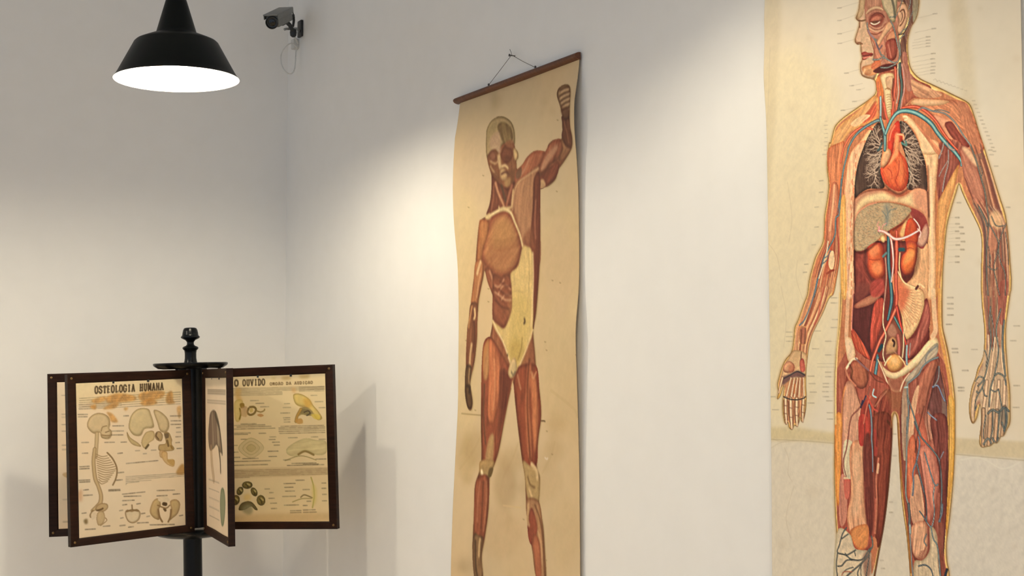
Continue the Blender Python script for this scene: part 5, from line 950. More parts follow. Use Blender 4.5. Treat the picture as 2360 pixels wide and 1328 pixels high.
# ------------------------------------------------------------------ small printed sheets of the swing-frame stand
INK = (84, 68, 48)
def draw_osteology(a):
    H = lambda: a.tile(80, 740, 2.2575)
    U = lambda: a.tile(160, 850, 6.64)
    V = lambda: a.tile(160, 1040, 6.036)
    a.paper((236, 216, 182), .035); a.ws = .21
    U()
    a.poly([(40, 200), (1800, 120), (1800, 450), (40, 520)], (228, 206, 152), a=.5, soft=6)
    for i in range(6): a.words(110, 440 + i * 34, 1770, 330 + i * 36, 9, INK, .4)
    for i in range(3): a.words(100, 540 + i * 30, 800, 480 + i * 30, 8, INK, .4)
    # rust stains
    for P, al in (([(310, 470), (520, 410), (540, 470), (380, 520)], .7), ([(560, 420), (760, 360), (1020, 400), (1020, 470), (760, 500), (580, 510)], .75), ([(1080, 400), (1190, 330), (1500, 320), (1480, 420), (1300, 470), (1150, 480)], .7), ([(1120, 500), (1300, 440), (1400, 510), (1200, 550)], .75),
                  ([(1560, 360), (1640, 320), (1660, 460), (1690, 500), (1590, 520), (1540, 480)], .75), ([(290, 560), (380, 540), (380, 610), (310, 600)], .8), ([(500, 600), (640, 520), (760, 510), (700, 590), (560, 610)], .7), ([(560, 650), (660, 680), (750, 800), (640, 800), (600, 720)], .75), ([(1720, 570), (1790, 560), (1770, 740), (1740, 700)], .6), ([(840, 590), (920, 580), (880, 630)], .7)):
        a.poly(P, (186, 132, 66), a=al, soft=1.2, mott=.3)
    a.letters('OSTEOLOGIA HUMANA', 355, 360, 1505, 292, 100, (62, 44, 24), a=.9, heavy=.34)
    # skeleton in profile
    a.poly([(240, 850), (280, 740), (380, 675), (500, 675), (590, 730), (615, 830), (600, 900), (640, 940), (640, 1010), (590, 1060), (480, 1040), (450, 960), (360, 980), (280, 930)], (212, 190, 148), ec=(150, 124, 84), er=4, vol=.2, line=(140, 114, 76), lw=1.2)
    a.stroke([(470, 940), (490, 880), (560, 860)], 2, (140, 112, 74)); a.stroke([(540, 960), (600, 940)], 2, (126, 98, 64)); a.stroke([(480, 1000), (560, 1010), (640, 1000)], 2.5, (150, 120, 80))
    a.stroke([(400, 980), (395, 1100), (385, 1250), (380, 1330)], 9, (200, 176, 132), hi=(212, 188, 146), ec=(156, 128, 86))
    # skull, exploded
    a.poly([(930, 850), (970, 700), (1080, 600), (1240, 595), (1290, 680), (1330, 800), (1330, 880), (1190, 900), (1130, 1000), (1020, 1000), (950, 930)], (216, 196, 150), ec=(158, 134, 92), er=4, vol=.2, line=(150, 124, 80), lw=1.2)
    a.poly([(1340, 620), (1450, 640), (1560, 740), (1590, 860), (1540, 950), (1450, 930), (1400, 800)], (212, 190, 146), ec=(152, 128, 90), er=4, vol=.2, line=(150, 124, 80), lw=1.2)
    a.poly([(900, 950), (960, 1040), (1100, 1130), (1130, 1180), (1000, 1150), (920, 1060)], (204, 180, 130), ec=(150, 122, 78), er=3)
    a.poly([(1170, 1020), (1230, 950), (1340, 940), (1350, 1060), (1270, 1120), (1230, 1190), (1180, 1200), (1140, 1120)], (210, 186, 136), ec=(156, 128, 82), er=3); a.stroke([(1210, 1200), (1250, 1150)], 5, (96, 78, 46))
    a.poly([(1380, 960), (1440, 940), (1490, 1000), (1470, 1090), (1400, 1080), (1360, 1020)], (186, 158, 112), ec=(120, 94, 60), er=3); a.stroke([(1390, 960), (1380, 1010), (1420, 1060)], 3, (104, 80, 52))
    a.poly([(1510, 970), (1590, 960), (1640, 1060), (1640, 1140), (1680, 1200), (1640, 1240), (1440, 1240), (1430, 1150), (1540, 1120)], (192, 164, 112), ec=(128, 102, 62), er=3)
    a.poly([(1520, 980), (1580, 970), (1590, 1030), (1540, 1050)], (110, 92, 66)); a.stroke([(1560, 1080), (1580, 1160)], 5, (120, 96, 60)); a.stroke([(1620, 1160), (1640, 1200)], 4, (150, 118, 60))
    a.poly([(1440, 1240), (1530, 1250), (1520, 1340), (1450, 1340)], (212, 180, 134), ec=(170, 134, 88), er=3)
    for x0, y0, x1 in ((90, 690, 240), (90, 725, 240), (150, 1120, 260), (160, 1285, 250), (660, 860, 840), (650, 940, 840), (640, 1000, 830), (530, 1115, 690), (800, 1110, 890), (840, 705, 920), (1610, 700, 1780), (1620, 775, 1780), (1620, 830, 1780), (1710, 880, 1770), (1710, 950, 1780), (1700, 1020, 1780), (1700, 1110, 1760), (1720, 1200, 1800), (1040, 1240, 1110), (1300, 1230, 1380), (1170, 1285, 1220)):
        a.words(x0, y0, x1, y0 - 4, 12, INK, .55)
    V()
    a.stroke([(330, -40), (315, 120), (325, 260), (345, 380), (390, 480), (430, 600), (425, 700), (380, 760), (300, 820)], [8, 9, 9, 9, 8, 9, 10, 10, 6], (196, 168, 122), hi=(206, 180, 136), ec=(140, 112, 72))
    for i in range(13):
        y = 30 + i * 32; w = np.interp(i, [0, 6, 12], [180, 330, 190])
        a.stroke([(350 + i * 4, y), (350 + w * .5, y + 34), (350 + w * .95, y + 22 - i * 2)], 2, (156, 128, 88), a=.85)
    a.stroke([(520, 10), (600, 90), (660, 200), (670, 290), (650, 380), (610, 460)], 3.5, (140, 112, 74))
    a.poly([(370, 760), (440, 720), (530, 730), (540, 790), (470, 840), (360, 820)], (196, 168, 124), ec=(140, 112, 74), er=3); a.stroke([(370, 820), (430, 805), (460, 790)], 4, (110, 84, 52))
    a.poly([(390, 850), (470, 830), (500, 920), (470, 1000), (400, 1030), (370, 940)], (206, 180, 136), ec=(160, 132, 90), er=3); a.stroke([(310, 820), (275, 880), (280, 910)], 4, (150, 120, 80)); a.stroke([(500, 920), (520, 960), (430, 1030)], 2, (160, 130, 90))
    a.poly([(290, 870), (340, 830), (385, 840), (350, 930), (300, 950)], (226, 208, 174), a=.9)
    a.poly([(800, 860), (830, 810), (900, 830), (970, 800), (1020, 850), (1000, 940), (920, 990), (840, 960)], (222, 204, 168), ec=(150, 122, 84), er=3, line=(140, 110, 74), lw=1.8); a.stroke([(820, 830), (900, 810), (990, 820)], 4, (136, 108, 70)); a.stroke([(898, 740), (902, 800)], 3, (136, 108, 70))
    for P in ([(1170, 800), (1220, 680), (1300, 650), (1330, 740), (1290, 830), (1310, 940), (1240, 930), (1180, 870)], [(1470, 690), (1560, 660), (1620, 720), (1590, 850), (1500, 930), (1460, 950), (1490, 830)]):
        a.poly(P, (202, 174, 124), ec=(146, 116, 74), er=4, vol=.2)
    a.stroke([(1290, 800), (1310, 900), (1350, 970)], 4, (136, 106, 68)); a.stroke([(1480, 800), (1470, 900), (1440, 970)], 4, (136, 106, 68)); a.poly([(1290, 640), (1380, 620), (1460, 650), (1440, 690), (1310, 690)], (226, 208, 174)); a.stroke([(1370, 720), (1400, 725)], 8, (84, 62, 36)); a.stroke([(1380, 790), (1395, 810)], 6, (100, 76, 46)); a.stroke([(1280, 740), (1400, 780), (1460, 740)], 3, (140, 110, 70))
    a.poly([(1560, 270), (1620, 180), (1670, 170), (1680, 300), (1580, 310)], (176, 128, 60), a=.75, soft=1.2); a.poly([(1340, 0), (1420, 0), (1440, 110), (1530, 110), (1520, 200), (1420, 170), (1350, 90)], (214, 180, 124), a=.9, ec=(176, 136, 80), er=3); a.poly([(1420, 110), (1520, 100), (1520, 180), (1470, 170)], (186, 150, 84), a=.8)
    for y in range(6): a.words(805, 345 + y * 22, 1670 if y < 3 else 1000 + (4 - y) * 180, 345 + y * 22 - (60 if y < 3 else 20), 7, INK, .45)
    a.words(810, 160, 1280, 115, 12, INK, .55)
    a.words(755, 590, 1090, 555, 11, INK, .6)
    for x0, y0, x1 in ((780, 620, 1030), (760, 680, 930), (1270, 535, 1530), (1270, 610, 1420), (1510, 585, 1610), (110, 210, 250), (110, 240, 250), (100, 400, 260), (110, 425, 260), (170, 535, 240), (170, 610, 300), (150, 860, 210), (200, 1085, 350), (470, 1040, 570), (720, 1030, 800), (850, 1050, 920), (980, 990, 1140), (1170, 1015, 1530), (550, 545, 720), (550, 530, 720), (690, 290, 770), (660, 395, 750), (680, 20, 750), (760, 740, 820), (970, 725, 1020), (715, 820, 760), (730, 925, 770), (1040, 860, 1090), (1120, 900, 1160), (1610, 885, 1660)):
        a.words(x0, y0, x1, y0 - 8, 13, INK, .55)
    a.poly([(180, 960), (230, 940), (240, 1000), (200, 1010)], (120, 96, 56), a=.85, soft=1)
    a.poly([(100, 560), (150, 540), (150, 680), (105, 690)], (196, 132, 84), a=.5, soft=2)

def draw_ear(a):
    I = lambda: a.tile(470, 840, 6.6406)
    J = lambda: a.tile(470, 1030, 5.775)
    a.paper((228, 206, 158), .04); a.ws = .21
    I()
    a.poly([(420, 140), (1890, 130), (1890, 185), (420, 215)], (186, 168, 136), a=.6, soft=2)
    for P in ([(1230, 190), (1350, 180), (1360, 220), (1250, 225)], [(1500, 170), (1650, 165), (1640, 205), (1530, 210)], [(1060, 190), (1130, 195), (1120, 215)]): a.poly(P, (150, 118, 60), a=.6, soft=2)
    a.letters('O', 505, 305, 580, 304, 88, (66, 48, 26), a=.9, heavy=.36); a.letters('OUVIDO', 632, 304, 982, 298, 88, (66, 48, 26), a=.9, heavy=.36)
    a.letters('ORGÃO DA AUDIÇÃO', 1045, 305, 1705, 295, 36, (96, 70, 40), a=.75, heavy=.34)
    for i in range(6): a.words(440, 345 + i * 22, (1880 if i < 3 else 1230), 345 + i * 22, 9, INK, .42)
    for i in range(4): a.words(1490, 345 + i * 22, 1870, 345 + i * 22, 9, INK, .42)
    a.poly([(540, 340), (610, 360), (600, 460), (630, 540), (560, 560), (520, 450)], (206, 158, 84), a=.6, soft=3); a.poly([(1380, 360), (1440, 370), (1430, 440), (1390, 420)], (206, 146, 84), a=.5, soft=2)
    a.poly([(510, 560), (590, 520), (640, 560), (600, 640), (610, 740), (590, 850), (530, 860), (505, 740)], (216, 190, 110), ec=(186, 154, 76), er=4, a=.7)
    a.poly([(590, 590), (650, 580), (660, 640), (610, 660)], (140, 110, 40), a=.9); a.stroke([(585, 660), (600, 740), (580, 820)], 4, (140, 116, 48)); a.stroke([(720, 660), (700, 720), (740, 760), (800, 740), (830, 680), (800, 640), (740, 640)], 5, (124, 100, 50)); a.poly([(740, 680), (780, 660), (790, 710), (750, 730)], (206, 178, 104))
    a.poly([(620, 640), (700, 640), (700, 780), (640, 790), (600, 740)], (190, 150, 100), a=.6, fib=.2); a.stroke([(840, 700), (900, 720), (950, 700), (960, 680)], 3, (150, 122, 66)); a.poly([(850, 770), (900, 750), (950, 780), (900, 800)], (190, 130, 70), a=.8)
    a.poly([(1400, 480), (1450, 450), (1540, 470), (1640, 540), (1700, 640), (1780, 740), (1830, 840), (1760, 860), (1690, 760), (1600, 660), (1510, 650), (1430, 600)], (218, 192, 116), ec=(166, 140, 78), er=4, vol=.2, line=(150, 120, 50), lw=1.2)
    a.poly([(1550, 540), (1640, 540), (1680, 640), (1600, 680)], (206, 160, 74), a=.8, soft=2)
    a.poly([(1510, 680), (1590, 660), (1680, 720), (1700, 790), (1620, 800), (1530, 780), (1470, 800)], (122, 106, 68), ec=(160, 136, 84), er=4, fib=.2); a.stroke([(1560, 740), (1620, 720), (1650, 760), (1600, 790)], 3, (70, 58, 40)); a.stroke([(1430, 880), (1450, 800), (1510, 690)], 7, (186, 146, 72), ec=(130, 100, 50)); a.poly([(1430, 860), (1520, 840), (1540, 910), (1460, 920)], (196, 146, 74), a=.85); a.poly([(1670, 780), (1790, 790), (1800, 860), (1720, 850)], (216, 188, 80), a=.8)
    for x0, y0, x1 in ((1670, 480, 1760), (1730, 580, 1850), (1790, 675, 1880), (1260, 600, 1340), (1240, 660, 1360), (1200, 745, 1340), (1240, 820, 1340), (1250, 850, 1340), (1250, 885, 1340), (750, 540, 870), (830, 585, 950), (900, 640, 1030), (500, 920, 960), (540, 945, 1060), (600, 900, 830), (480, 975, 1110), (1170, 975, 1870), (1200, 950, 1860), (1170, 1000, 1870), (1170, 1030, 1870), (1180, 1060, 1870), (500, 1040, 740), (500, 1060, 700), (870, 1050, 970), (600, 1135, 690), (1310, 1130, 1450), (1660, 1125, 1760), (1030, 1110, 1120), (1020, 1150, 1110), (1780, 1165, 1880)):
        a.words(x0, y0, x1, y0, 11, INK, .45)
    J()
    for r, c in ((150, (202, 182, 134)), (100, (208, 186, 136)), (55, (186, 166, 112))):
        a.poly([(500 + 150 - r * 1.1, 10), (650, 10 - r * .9), (650 + r * 1.1, 10), (650, 10 + r * .9)], c, a=.6, line=(150, 130, 78), lw=1)
    a.poly([(1120, 30), (1250, -60), (1380, -100), (1520, -70), (1640, -50), (1640, 100), (1520, 130), (1360, 60), (1240, 140), (1130, 110)], (196, 178, 124), ec=(160, 144, 96), er=4, a=.6, fib=.15); a.stroke([(1270, 110), (1360, 70), (1470, 120)], 5, (140, 116, 66)); a.stroke([(1090, 190), (1300, 130), (1500, 190)], 2, (160, 140, 90))
    for x0, y0, x1 in ((400, 60, 480), (400, 130, 500), (540, 150, 740), (870, 60, 1000), (880, 130, 980), (950, -20, 1020), (930, -60, 1020), (410, -30, 470), (400, 185, 900), (410, 235, 860), (1070, 180, 1160), (1180, 230, 1500), (1330, 245, 1530), (1120, 255, 1600), (1500, 180, 1630)):
        a.words(x0, y0, x1, y0, 12, INK, .5)
    for i in range(6): a.words(395, 305 + i * 19, 1650 if i < 5 else 620, 305 + i * 19, 10, (120, 96, 70), .55)
    a.poly([(395, 290), (1655, 290), (1655, 395), (395, 400)], (176, 146, 100), a=.25)
    dk, md = (66, 56, 26), (128, 110, 58)
    for cx, cy, rx, ry, t in ((595, 505, 68, 50, 0), (500, 580, 42, 58, 25), (682, 598, 40, 62, -25), (440, 700, 55, 68, 15), (770, 712, 56, 70, -10)):
        P = [(cx + rx * math.cos(q) * math.cos(math.radians(t)) - ry * math.sin(q) * math.sin(math.radians(t)), cy + rx * math.cos(q) * math.sin(math.radians(t)) + ry * math.sin(q) * math.cos(math.radians(t))) for q in np.linspace(0, 6.28, 10, endpoint=False)]
        a.poly(P, md, ec=dk, er=4, vol=.3)
        a.stroke([(cx - rx * .3, cy - ry * .3), (cx, cy), (cx + rx * .1, cy + ry * .5)], 4, dk, a=.8); a.stroke([(cx, cy - ry * .4), (cx + rx * .4, cy - ry * .1)], 4, (200, 180, 116), a=.8)
    a.poly([(480, 830), (510, 750), (590, 718), (660, 740), (725, 830), (690, 835), (640, 790), (560, 830)], (104, 92, 56), ec=(70, 56, 26), er=3); a.poly([(520, 830), (570, 770), (640, 770), (660, 860), (600, 900)], (140, 132, 96), a=.7, soft=2)
    a.poly([(545, 640), (620, 620), (640, 690), (560, 710)], (222, 182, 96), a=.5, soft=3)
    a.stroke([(1430, 420), (1460, 540), (1465, 680), (1440, 820)], 3, (176, 160, 84)); a.stroke([(1180, 740), (1300, 700), (1430, 700)], 2, (160, 140, 84)); a.stroke([(1290, 680), (1340, 650), (1440, 690)], 3, (140, 118, 74)); a.poly([(1440, 520), (1500, 560), (1500, 720), (1450, 800)], (210, 190, 104), a=.5, soft=2)
    for x0, y0, x1 in ((1070, 495, 1220), (1080, 545, 1190), (1090, 595, 1210), (1050, 665, 1220), (1070, 780, 1260), (1230, 455, 1340), (1320, 580, 1410), (820, 560, 880), (880, 610, 930), (870, 685, 940), (890, 750, 970), (900, 820, 970), (1570, 500, 1620), (1570, 570, 1620), (1575, 650, 1625), (1570, 735, 1625), (1150, 855, 1290), (1320, 850, 1480), (1150, 880, 1290), (1320, 880, 1490), (1370, 735, 1420), (1320, 790, 1370)):
        a.words(x0, y0, x1, y0, 12, INK, .5)
    a.poly([(420, 900), (1650, 900), (1650, 1000), (420, 985)], (190, 150, 96), a=.4, soft=4)

def draw_narrow(a):
    """The sheet of the frame seen nearly edge on, in fractions of the sheet."""
    a.tile(0, 0, 1)
    a.paper((226, 204, 172), .04)
    a.poly([(0, 0), (1, 0), (1, .05), (0, .06)], (176, 160, 132), a=.6, soft=.01, smooth=False)
    for q in (.08, .092, .104): a.words(.12, q, .95, q, .012, (96, 84, 66), .5)
    a.words(.1, .15, .95, .15, .008, INK, .5); a.words(.1, .165, .95, .165, .008, INK, .5)
    a.poly([(.18, .30), (.25, .235), (.42, .215), (.56, .25), (.70, .36), (.76, .475), (.64, .48), (.5, .44), (.36, .47), (.2, .485), (.13, .40)], (138, 118, 96), ec=(104, 88, 68), er=.03, fib=.25, ang=85, per=.03)
    a.stroke([(.45, .24), (.62, .32), (.72, .42), (.76, .48)], .05, (88, 76, 58)); a.stroke([(.6, .46), (.66, .53), (.68, .60)], .05, (104, 88, 66)); a.stroke([(.25, .48), (.28, .58), (.34, .66)], .10, (176, 146, 110), a=.6)
    a.poly([(.70, .72), (.84, .71), (.90, .80), (.82, .93), (.70, .94), (.64, .82)], (140, 142, 108), ec=(104, 108, 76), er=.03)
    for y in (.68, .74, .8, .86, .92): a.words(.12, y, .6, y, .008, INK, .45)

def draw_hidden(a):
    a.tile(0, 0, 1)
    a.paper((230, 208, 174), .035)
    for y, w in ((.09, .9), (.22, .8), (.24, .7), (.29, .95), (.335, .9), (.43, .9), (.46, .5), (.80, .8), (.95, .9)): a.words(.04, y, w, y, .008, INK, .5)
    a.words(.2, .06, .9, .06, .03, (66, 48, 26), .8)
    a.poly([(.12, .6), (.2, .5), (.4, .42), (.6, .44), (.7, .55), (.6, .62), (.35, .6), (.2, .64)], (96, 96, 74), ec=(70, 72, 52), er=.02, fib=.2)
    a.poly([(.06, .62), (.3, .63), (.4, .67), (.1, .66)], (190, 150, 100), a=.7)

# ------------------------------------------------------------------ materials
M_WALL = material('white_wall_paint', (238, 235, 229), 0.75, noise=0.012, scale=9, bump=0.12)
M_CEIL = material('ceiling_paint', (232, 230, 226), 0.9)
M_FLOOR = material('pale_stone_floor', (240, 220, 192), 0.5, noise=0.05, scale=4)
M_BLACK = material('black_enamel', (8, 13, 12), 0.42, spec=0.14)
M_WHITE_ENAMEL = material('white_enamel', (242, 240, 234), 0.5)
M_CORD = material('black_cord', (22, 22, 22), 0.6)
M_EBONY = material('black_painted_wood', (7, 9, 11), 0.28, noise=0.3, scale=30, spec=0.2)
M_FRAME = material('dark_walnut', (34, 18, 10), 0.5, noise=0.4, scale=14, stretch=(1, 1, 8), spec=0.15)
M_BOARD = material('backing_board', (120, 98, 70), 0.9, noise=0.08)
M_RAIL = material('brown_rail_wood', (92, 50, 24), 0.5, noise=0.3, scale=18, stretch=(1, 8, 1))
M_STRING = material('grey_string', (96, 88, 78), 0.8)
M_STEEL = material('nail_steel', (92, 88, 84), 0.4, metal=0.8)
M_CAMBODY = material('grey_camera_housing', (120, 121, 118), 0.45, metal=0.2, noise=0.06, scale=60)
M_CAMDARK = material('dark_camera_plastic', (30, 32, 32), 0.4)
M_LENS = material('camera_lens', (8, 8, 10), 0.08)
M_CAMGREY = material('bracket_grey', (150, 152, 150), 0.4, metal=0.4)
M_PVC = material('white_pvc', (205, 204, 198), 0.5)

def print_material(name, rough=0.75):
    m = bpy.data.materials.new(name); m.use_nodes = True
    nt = m.node_tree; b = nt.nodes['Principled BSDF']
    at = nt.nodes.new('ShaderNodeVertexColor'); at.layer_name = 'print'
    b.inputs['Roughness'].default_value = rough; b.inputs['Specular IOR Level'].default_value = 0.25
    nt.links.new(at.outputs['Color'], b.inputs['Base Color'])
    return m
M_PRINT = print_material('printed_paper')

def sheet_mesh(name, pos, col, rows, cols):
    """A sheet whose vertices carry the printed colours; pos (ny,nx,3) and col (ny,nx,3) are sampled at rows x cols; a rim turns the edge back."""
    P = pos[np.ix_(rows, cols)]; Cc = col[np.ix_(rows, cols)]
    ny, nx = P.shape[:2]
    idx = np.arange(ny * nx).reshape(ny, nx)
    q = np.stack([idx[:-1, :-1], idx[1:, :-1], idx[1:, 1:], idx[:-1, 1:]], -1).reshape(-1, 4)
    me = bpy.data.meshes.new(name)
    V = P.reshape(-1, 3); n = len(V)
    border = np.concatenate([idx[0, :-1], idx[:-1, -1], idx[-1, :0:-1], idx[:0:-1, 0]])
    return me, V, q, border, Cc.reshape(-1, 3)

def fill_mesh(me, V, q, border, C, back):
    n = len(V); B = V[border] + np.asarray(back); k = len(border)
    j = np.arange(k); rim = np.stack([border, border[(j + 1) % k], n + (j + 1) % k, n + j], -1)
    V2 = np.concatenate([V, B]); Q = np.concatenate([q, rim])
    edge_col = np.repeat(np.array([[.20, .13, .06]]), k, 0)
    col = np.concatenate([C, edge_col])
    me.vertices.add(len(V2)); me.vertices.foreach_set('co', V2.ravel())
    me.loops.add(Q.size); me.loops.foreach_set('vertex_index', Q.ravel().astype(np.int32))
    me.polygons.add(len(Q)); me.polygons.foreach_set('loop_start', np.arange(0, Q.size, 4, dtype=np.int32))
    me.update(calc_edges=True)
    ca = me.color_attributes.new('print', 'FLOAT_COLOR', 'POINT')
    ca.data.foreach_set('color', np.concatenate([col, np.ones((len(col), 1))], 1).astype(np.float32).ravel())
    me.validate()

# ------------------------------------------------------------------ the room: two white walls meeting in a corner
def slab(name, a, b, m):
    bm = bmesh.new(); add_box(bm, a, b); return struct(from_bm(name, bm, m))
CEIL = 4.6
slab('wall_right', (0, -9, 0), (0.15, 0.15, CEIL), M_WALL)
slab('wall_left', (-7, 0, 0), (0, 0.15, CEIL), M_WALL)
slab('floor', (-7, -9, -0.1), (0.15, 0.15, 0), M_FLOOR)
slab('ceiling', (-7, -9, CEIL), (0.15, 0.15, CEIL + 0.1), M_CEIL)

# ------------------------------------------------------------------ wall charts
def wall_chart(name, label, y0, W, ztop, H, R, unit, left, right, draw, gain, row_fine, rail=None, rows_out=4):
    """A paper chart on the right wall: it starts y0 metres from the corner, hangs W wide and H tall, and bulges off the wall along its edges."""
    lz, lo = zip(*left); rz, ro = zip(*right)
    def off(u, z):
        L = np.interp(-z, [-k for k in lz], lo); Rr = np.interp(-z, [-k for k in rz], ro)
        wl = np.clip(1 - u / .40, 0, 1) ** 1.6; wr = np.clip(1 - (1 - u) / .35, 0, 1) ** 1.6
        top = np.clip((ztop - z) / .13, 0, 1) ** .8
        return .007 + (L * wl + Rr * wr) * top + .0015 * np.sin(z * 9 + u * 4) * np.sin(np.pi * np.clip(u, 0, 1))
    def mapper(px, py):
        px, py = np.asarray(px, float), np.asarray(py, float)
        c, s = math.cos(PITCH), math.sin(PITCH)
        r, u = (px - CX) / FPX, (CY - py) / FPX
        f = c - u * s
        dx = RGT.x * r + FWD.x * f; dy = RGT.y * r + FWD.y * f; dz = u * c + s
        o = np.full(px.shape, .012)
        for _ in range(4):
            t = (-o - EYE.x) / dx
            yy, zz = EYE.y + dy * t, EYE.z + dz * t
            o = off(np.clip((-yy - y0) / W, 0, 1), zz)
        return np.stack([-yy - y0, ztop - zz], 1)
    p = Print(W, H, R, mapper, unit)
    draw(p)
    u = np.linspace(0, 1, p.nx); z = ztop - np.linspace(0, H, p.ny)
    Z, U = np.meshgrid(z, u, indexing='ij')
    pos = np.stack([-off(U, Z), -(y0 + U * W), Z], -1)
    a, b = row_fine
    rows = np.array(sorted(set([0, p.ny - 1] + [i for i in range(p.ny) if (b <= z[i] <= a) or i % rows_out == 0])))
    root = thing(name, label, 'wall chart', (-.007, -(y0 + W / 2), ztop - H), 'hanging anatomy wall charts')
    me, V, q, bd, C = sheet_mesh('chart_sheet', pos, p.linear(gain), rows, np.arange(p.nx))
    fill_mesh(me, V - np.array(root.location), q, bd, C, (.0012, 0, 0))
    link('chart_sheet', me, M_PRINT, root, True)
    return root

def smooth_edge(P, k=8):
    P = sorted(P, reverse=True); z = np.array([a for a, _ in P]); o = np.array([b for _, b in P])
    zz = np.linspace(z[0], z[-1], 160); oo = np.interp(-zz, -z, o)
    for _ in range(2): oo = np.convolve(np.pad(oo, 4, mode='edge'), np.ones(9) / 9, 'valid')
    return list(zip(zz, oo))

def edge_from(px_nominal, profile, per_m):
    """(height, distance off the wall) from how far the edge strays sideways along the drawing."""
    return smooth_edge([(on_right_wall(px_nominal, y).z, max(.001, (px_nominal - x) / per_m)) for x, y in profile])

L1 = edge_from(1066, [(1058, 235), (1056, 290), (1052, 330), (1048, 430), (1051, 520), (1060, 600), (1063, 720), (1062, 850), (1062, 930), (1058, 1010), (1050, 1180), (1046, 1328), (1050, 1420)], 600)
R1 = edge_from(1340, [(1335, 125), (1331, 170), (1327, 220), (1325, 290), (1333, 380), (1336, 460), (1337, 600), (1336, 680), (1330, 720), (1327, 770), (1330, 850), (1334, 1000), (1336, 1100), (1337, 1328)], 690)
L2 = edge_from(1774, [(1765, -60), (1765, 0), (1767, 116), (1761, 180), (1765, 216), (1768, 260), (1769, 350), (1770, 600), (1771, 800), (1771, 1100), (1770, 1328)], 762)
R2 = edge_from(2360, [(2358, -60), (2357, 400), (2356, 800), (2358, 1328)], 900)

tl, tr = on_right_wall(1066, 240), on_right_wall(1341, 133)
RAIL_Z = on_right_wall(1195, 182).z
chart_b = wall_chart('anatomy_chart', 'narrow yellowed anatomy chart of a muscle figure raising one arm, under a wooden rail', -tl.y, tl.y - tr.y, RAIL_Z, RAIL_Z - .62, 430, 1 / 500.0, L1, R1, draw_muscle_figure, (.95, .95, .95), (9, .80))
t2, t2r = on_right_wall(1774, 0), on_right_wall(2360, 0)
chart_a = wall_chart('anatomy_chart', 'large anatomy chart of a standing figure with blood vessels and open organs', -t2.y, t2.y - t2r.y, 2.44, 2.44 - .40, 660, 1 / 1000.0, L2, R2, draw_vessel_figure, (1.0, 1.0, 1.0), (2.32, 1.02))

def hanging_rail(root, y_a, za, y_b, zb, width=.022, thick=.020, hole=((.30,), (.68,)), nail_at=None):
    """Half-round wooden rail clamping the top of a chart, with a string over a nail."""
    base = Vector(root.location)
    A, B = Vector((-.004, y_a, za)), Vector((-.004, y_b, zb)); d = (B - A).normalized(); up = Vector((0, 0, 1)) - d * d.z; up.normalize()
    bm = bmesh.new(); n = 10; rings = []
    for P in (A, B):
        ring = [P + Vector((-thick * math.sin(math.pi * k / n) - .001, 0, 0)) + up * (-width / 2 * math.cos(math.pi * k / n)) for k in range(n + 1)]
        rings.append([bm.verts.new(v - base) for v in ring])
    for k in range(n): bm.faces.new((rings[0][k], rings[0][k + 1], rings[1][k + 1], rings[1][k]))
    bm.faces.new((rings[0][n], rings[0][0], rings[1][0], rings[1][n])); bm.faces.new(rings[0]); bm.faces.new(list(reversed(rings[1])))
    rail = from_bm('wooden_rail', bm, M_RAIL, root, True, 50)
    if nail_at is not None:
        ends = [A.lerp(B, f) + up * (width / 2) + Vector((-.010, 0, 0)) for f in (.30, .685)]
        nz = nail_at + Vector((-.012, 0, .002))
        bm = bmesh.new()
        for e in ends:
            mid = (nz + e) / 2 + Vector((-.001, 0, -.001))
            add_tube(bm, [v - base for v in curve3([nz, mid, e, e + Vector((0, 0, -.012))], 5)], .0008, 6)
        add_tube(bm, [v - base for v in curve3([nz, nz + Vector((0, .006, .012)), nz + Vector((0, .012, .02))], 4)], .0008, 6)
        from_bm('hanging_string', bm, M_STRING, root, True, 60)
        for e in ends:
            bm = bmesh.new(); add_lathe(bm, [(.0022, -.006), (.0028, 0), (.0036, .003), (.002, .006)], 10, e - base)
            from_bm('screw_eye', bm, M_STEEL, rail, True)
    return rail

ra, rb = on_right_wall(1052, 233, .012), on_right_wall(1333.5, 128, .012)
NAIL = on_right_wall(1187, 129)
hanging_rail(chart_b, ra.y, ra.z, rb.y, rb.z, nail_at=NAIL)
bm = bmesh.new(); add_lathe(bm, [(.0016, .004), (.0016, -.018), (.0042, -.019), (.0045, -.021), (.003, -.022)], 14, (0, 0, 0), rot=Matrix.Rotation(math.radians(90), 4, 'Y'))
nail = from_bm('nail', bm, M_STEEL, None, True); nail.location = NAIL
tag(nail, 'small grey nail in the wall holding the string of the narrow muscle chart', 'nail')
hanging_rail(chart_a, -(-t2.y - .006), 2.44, -(-t2r.y + .006), 2.44)

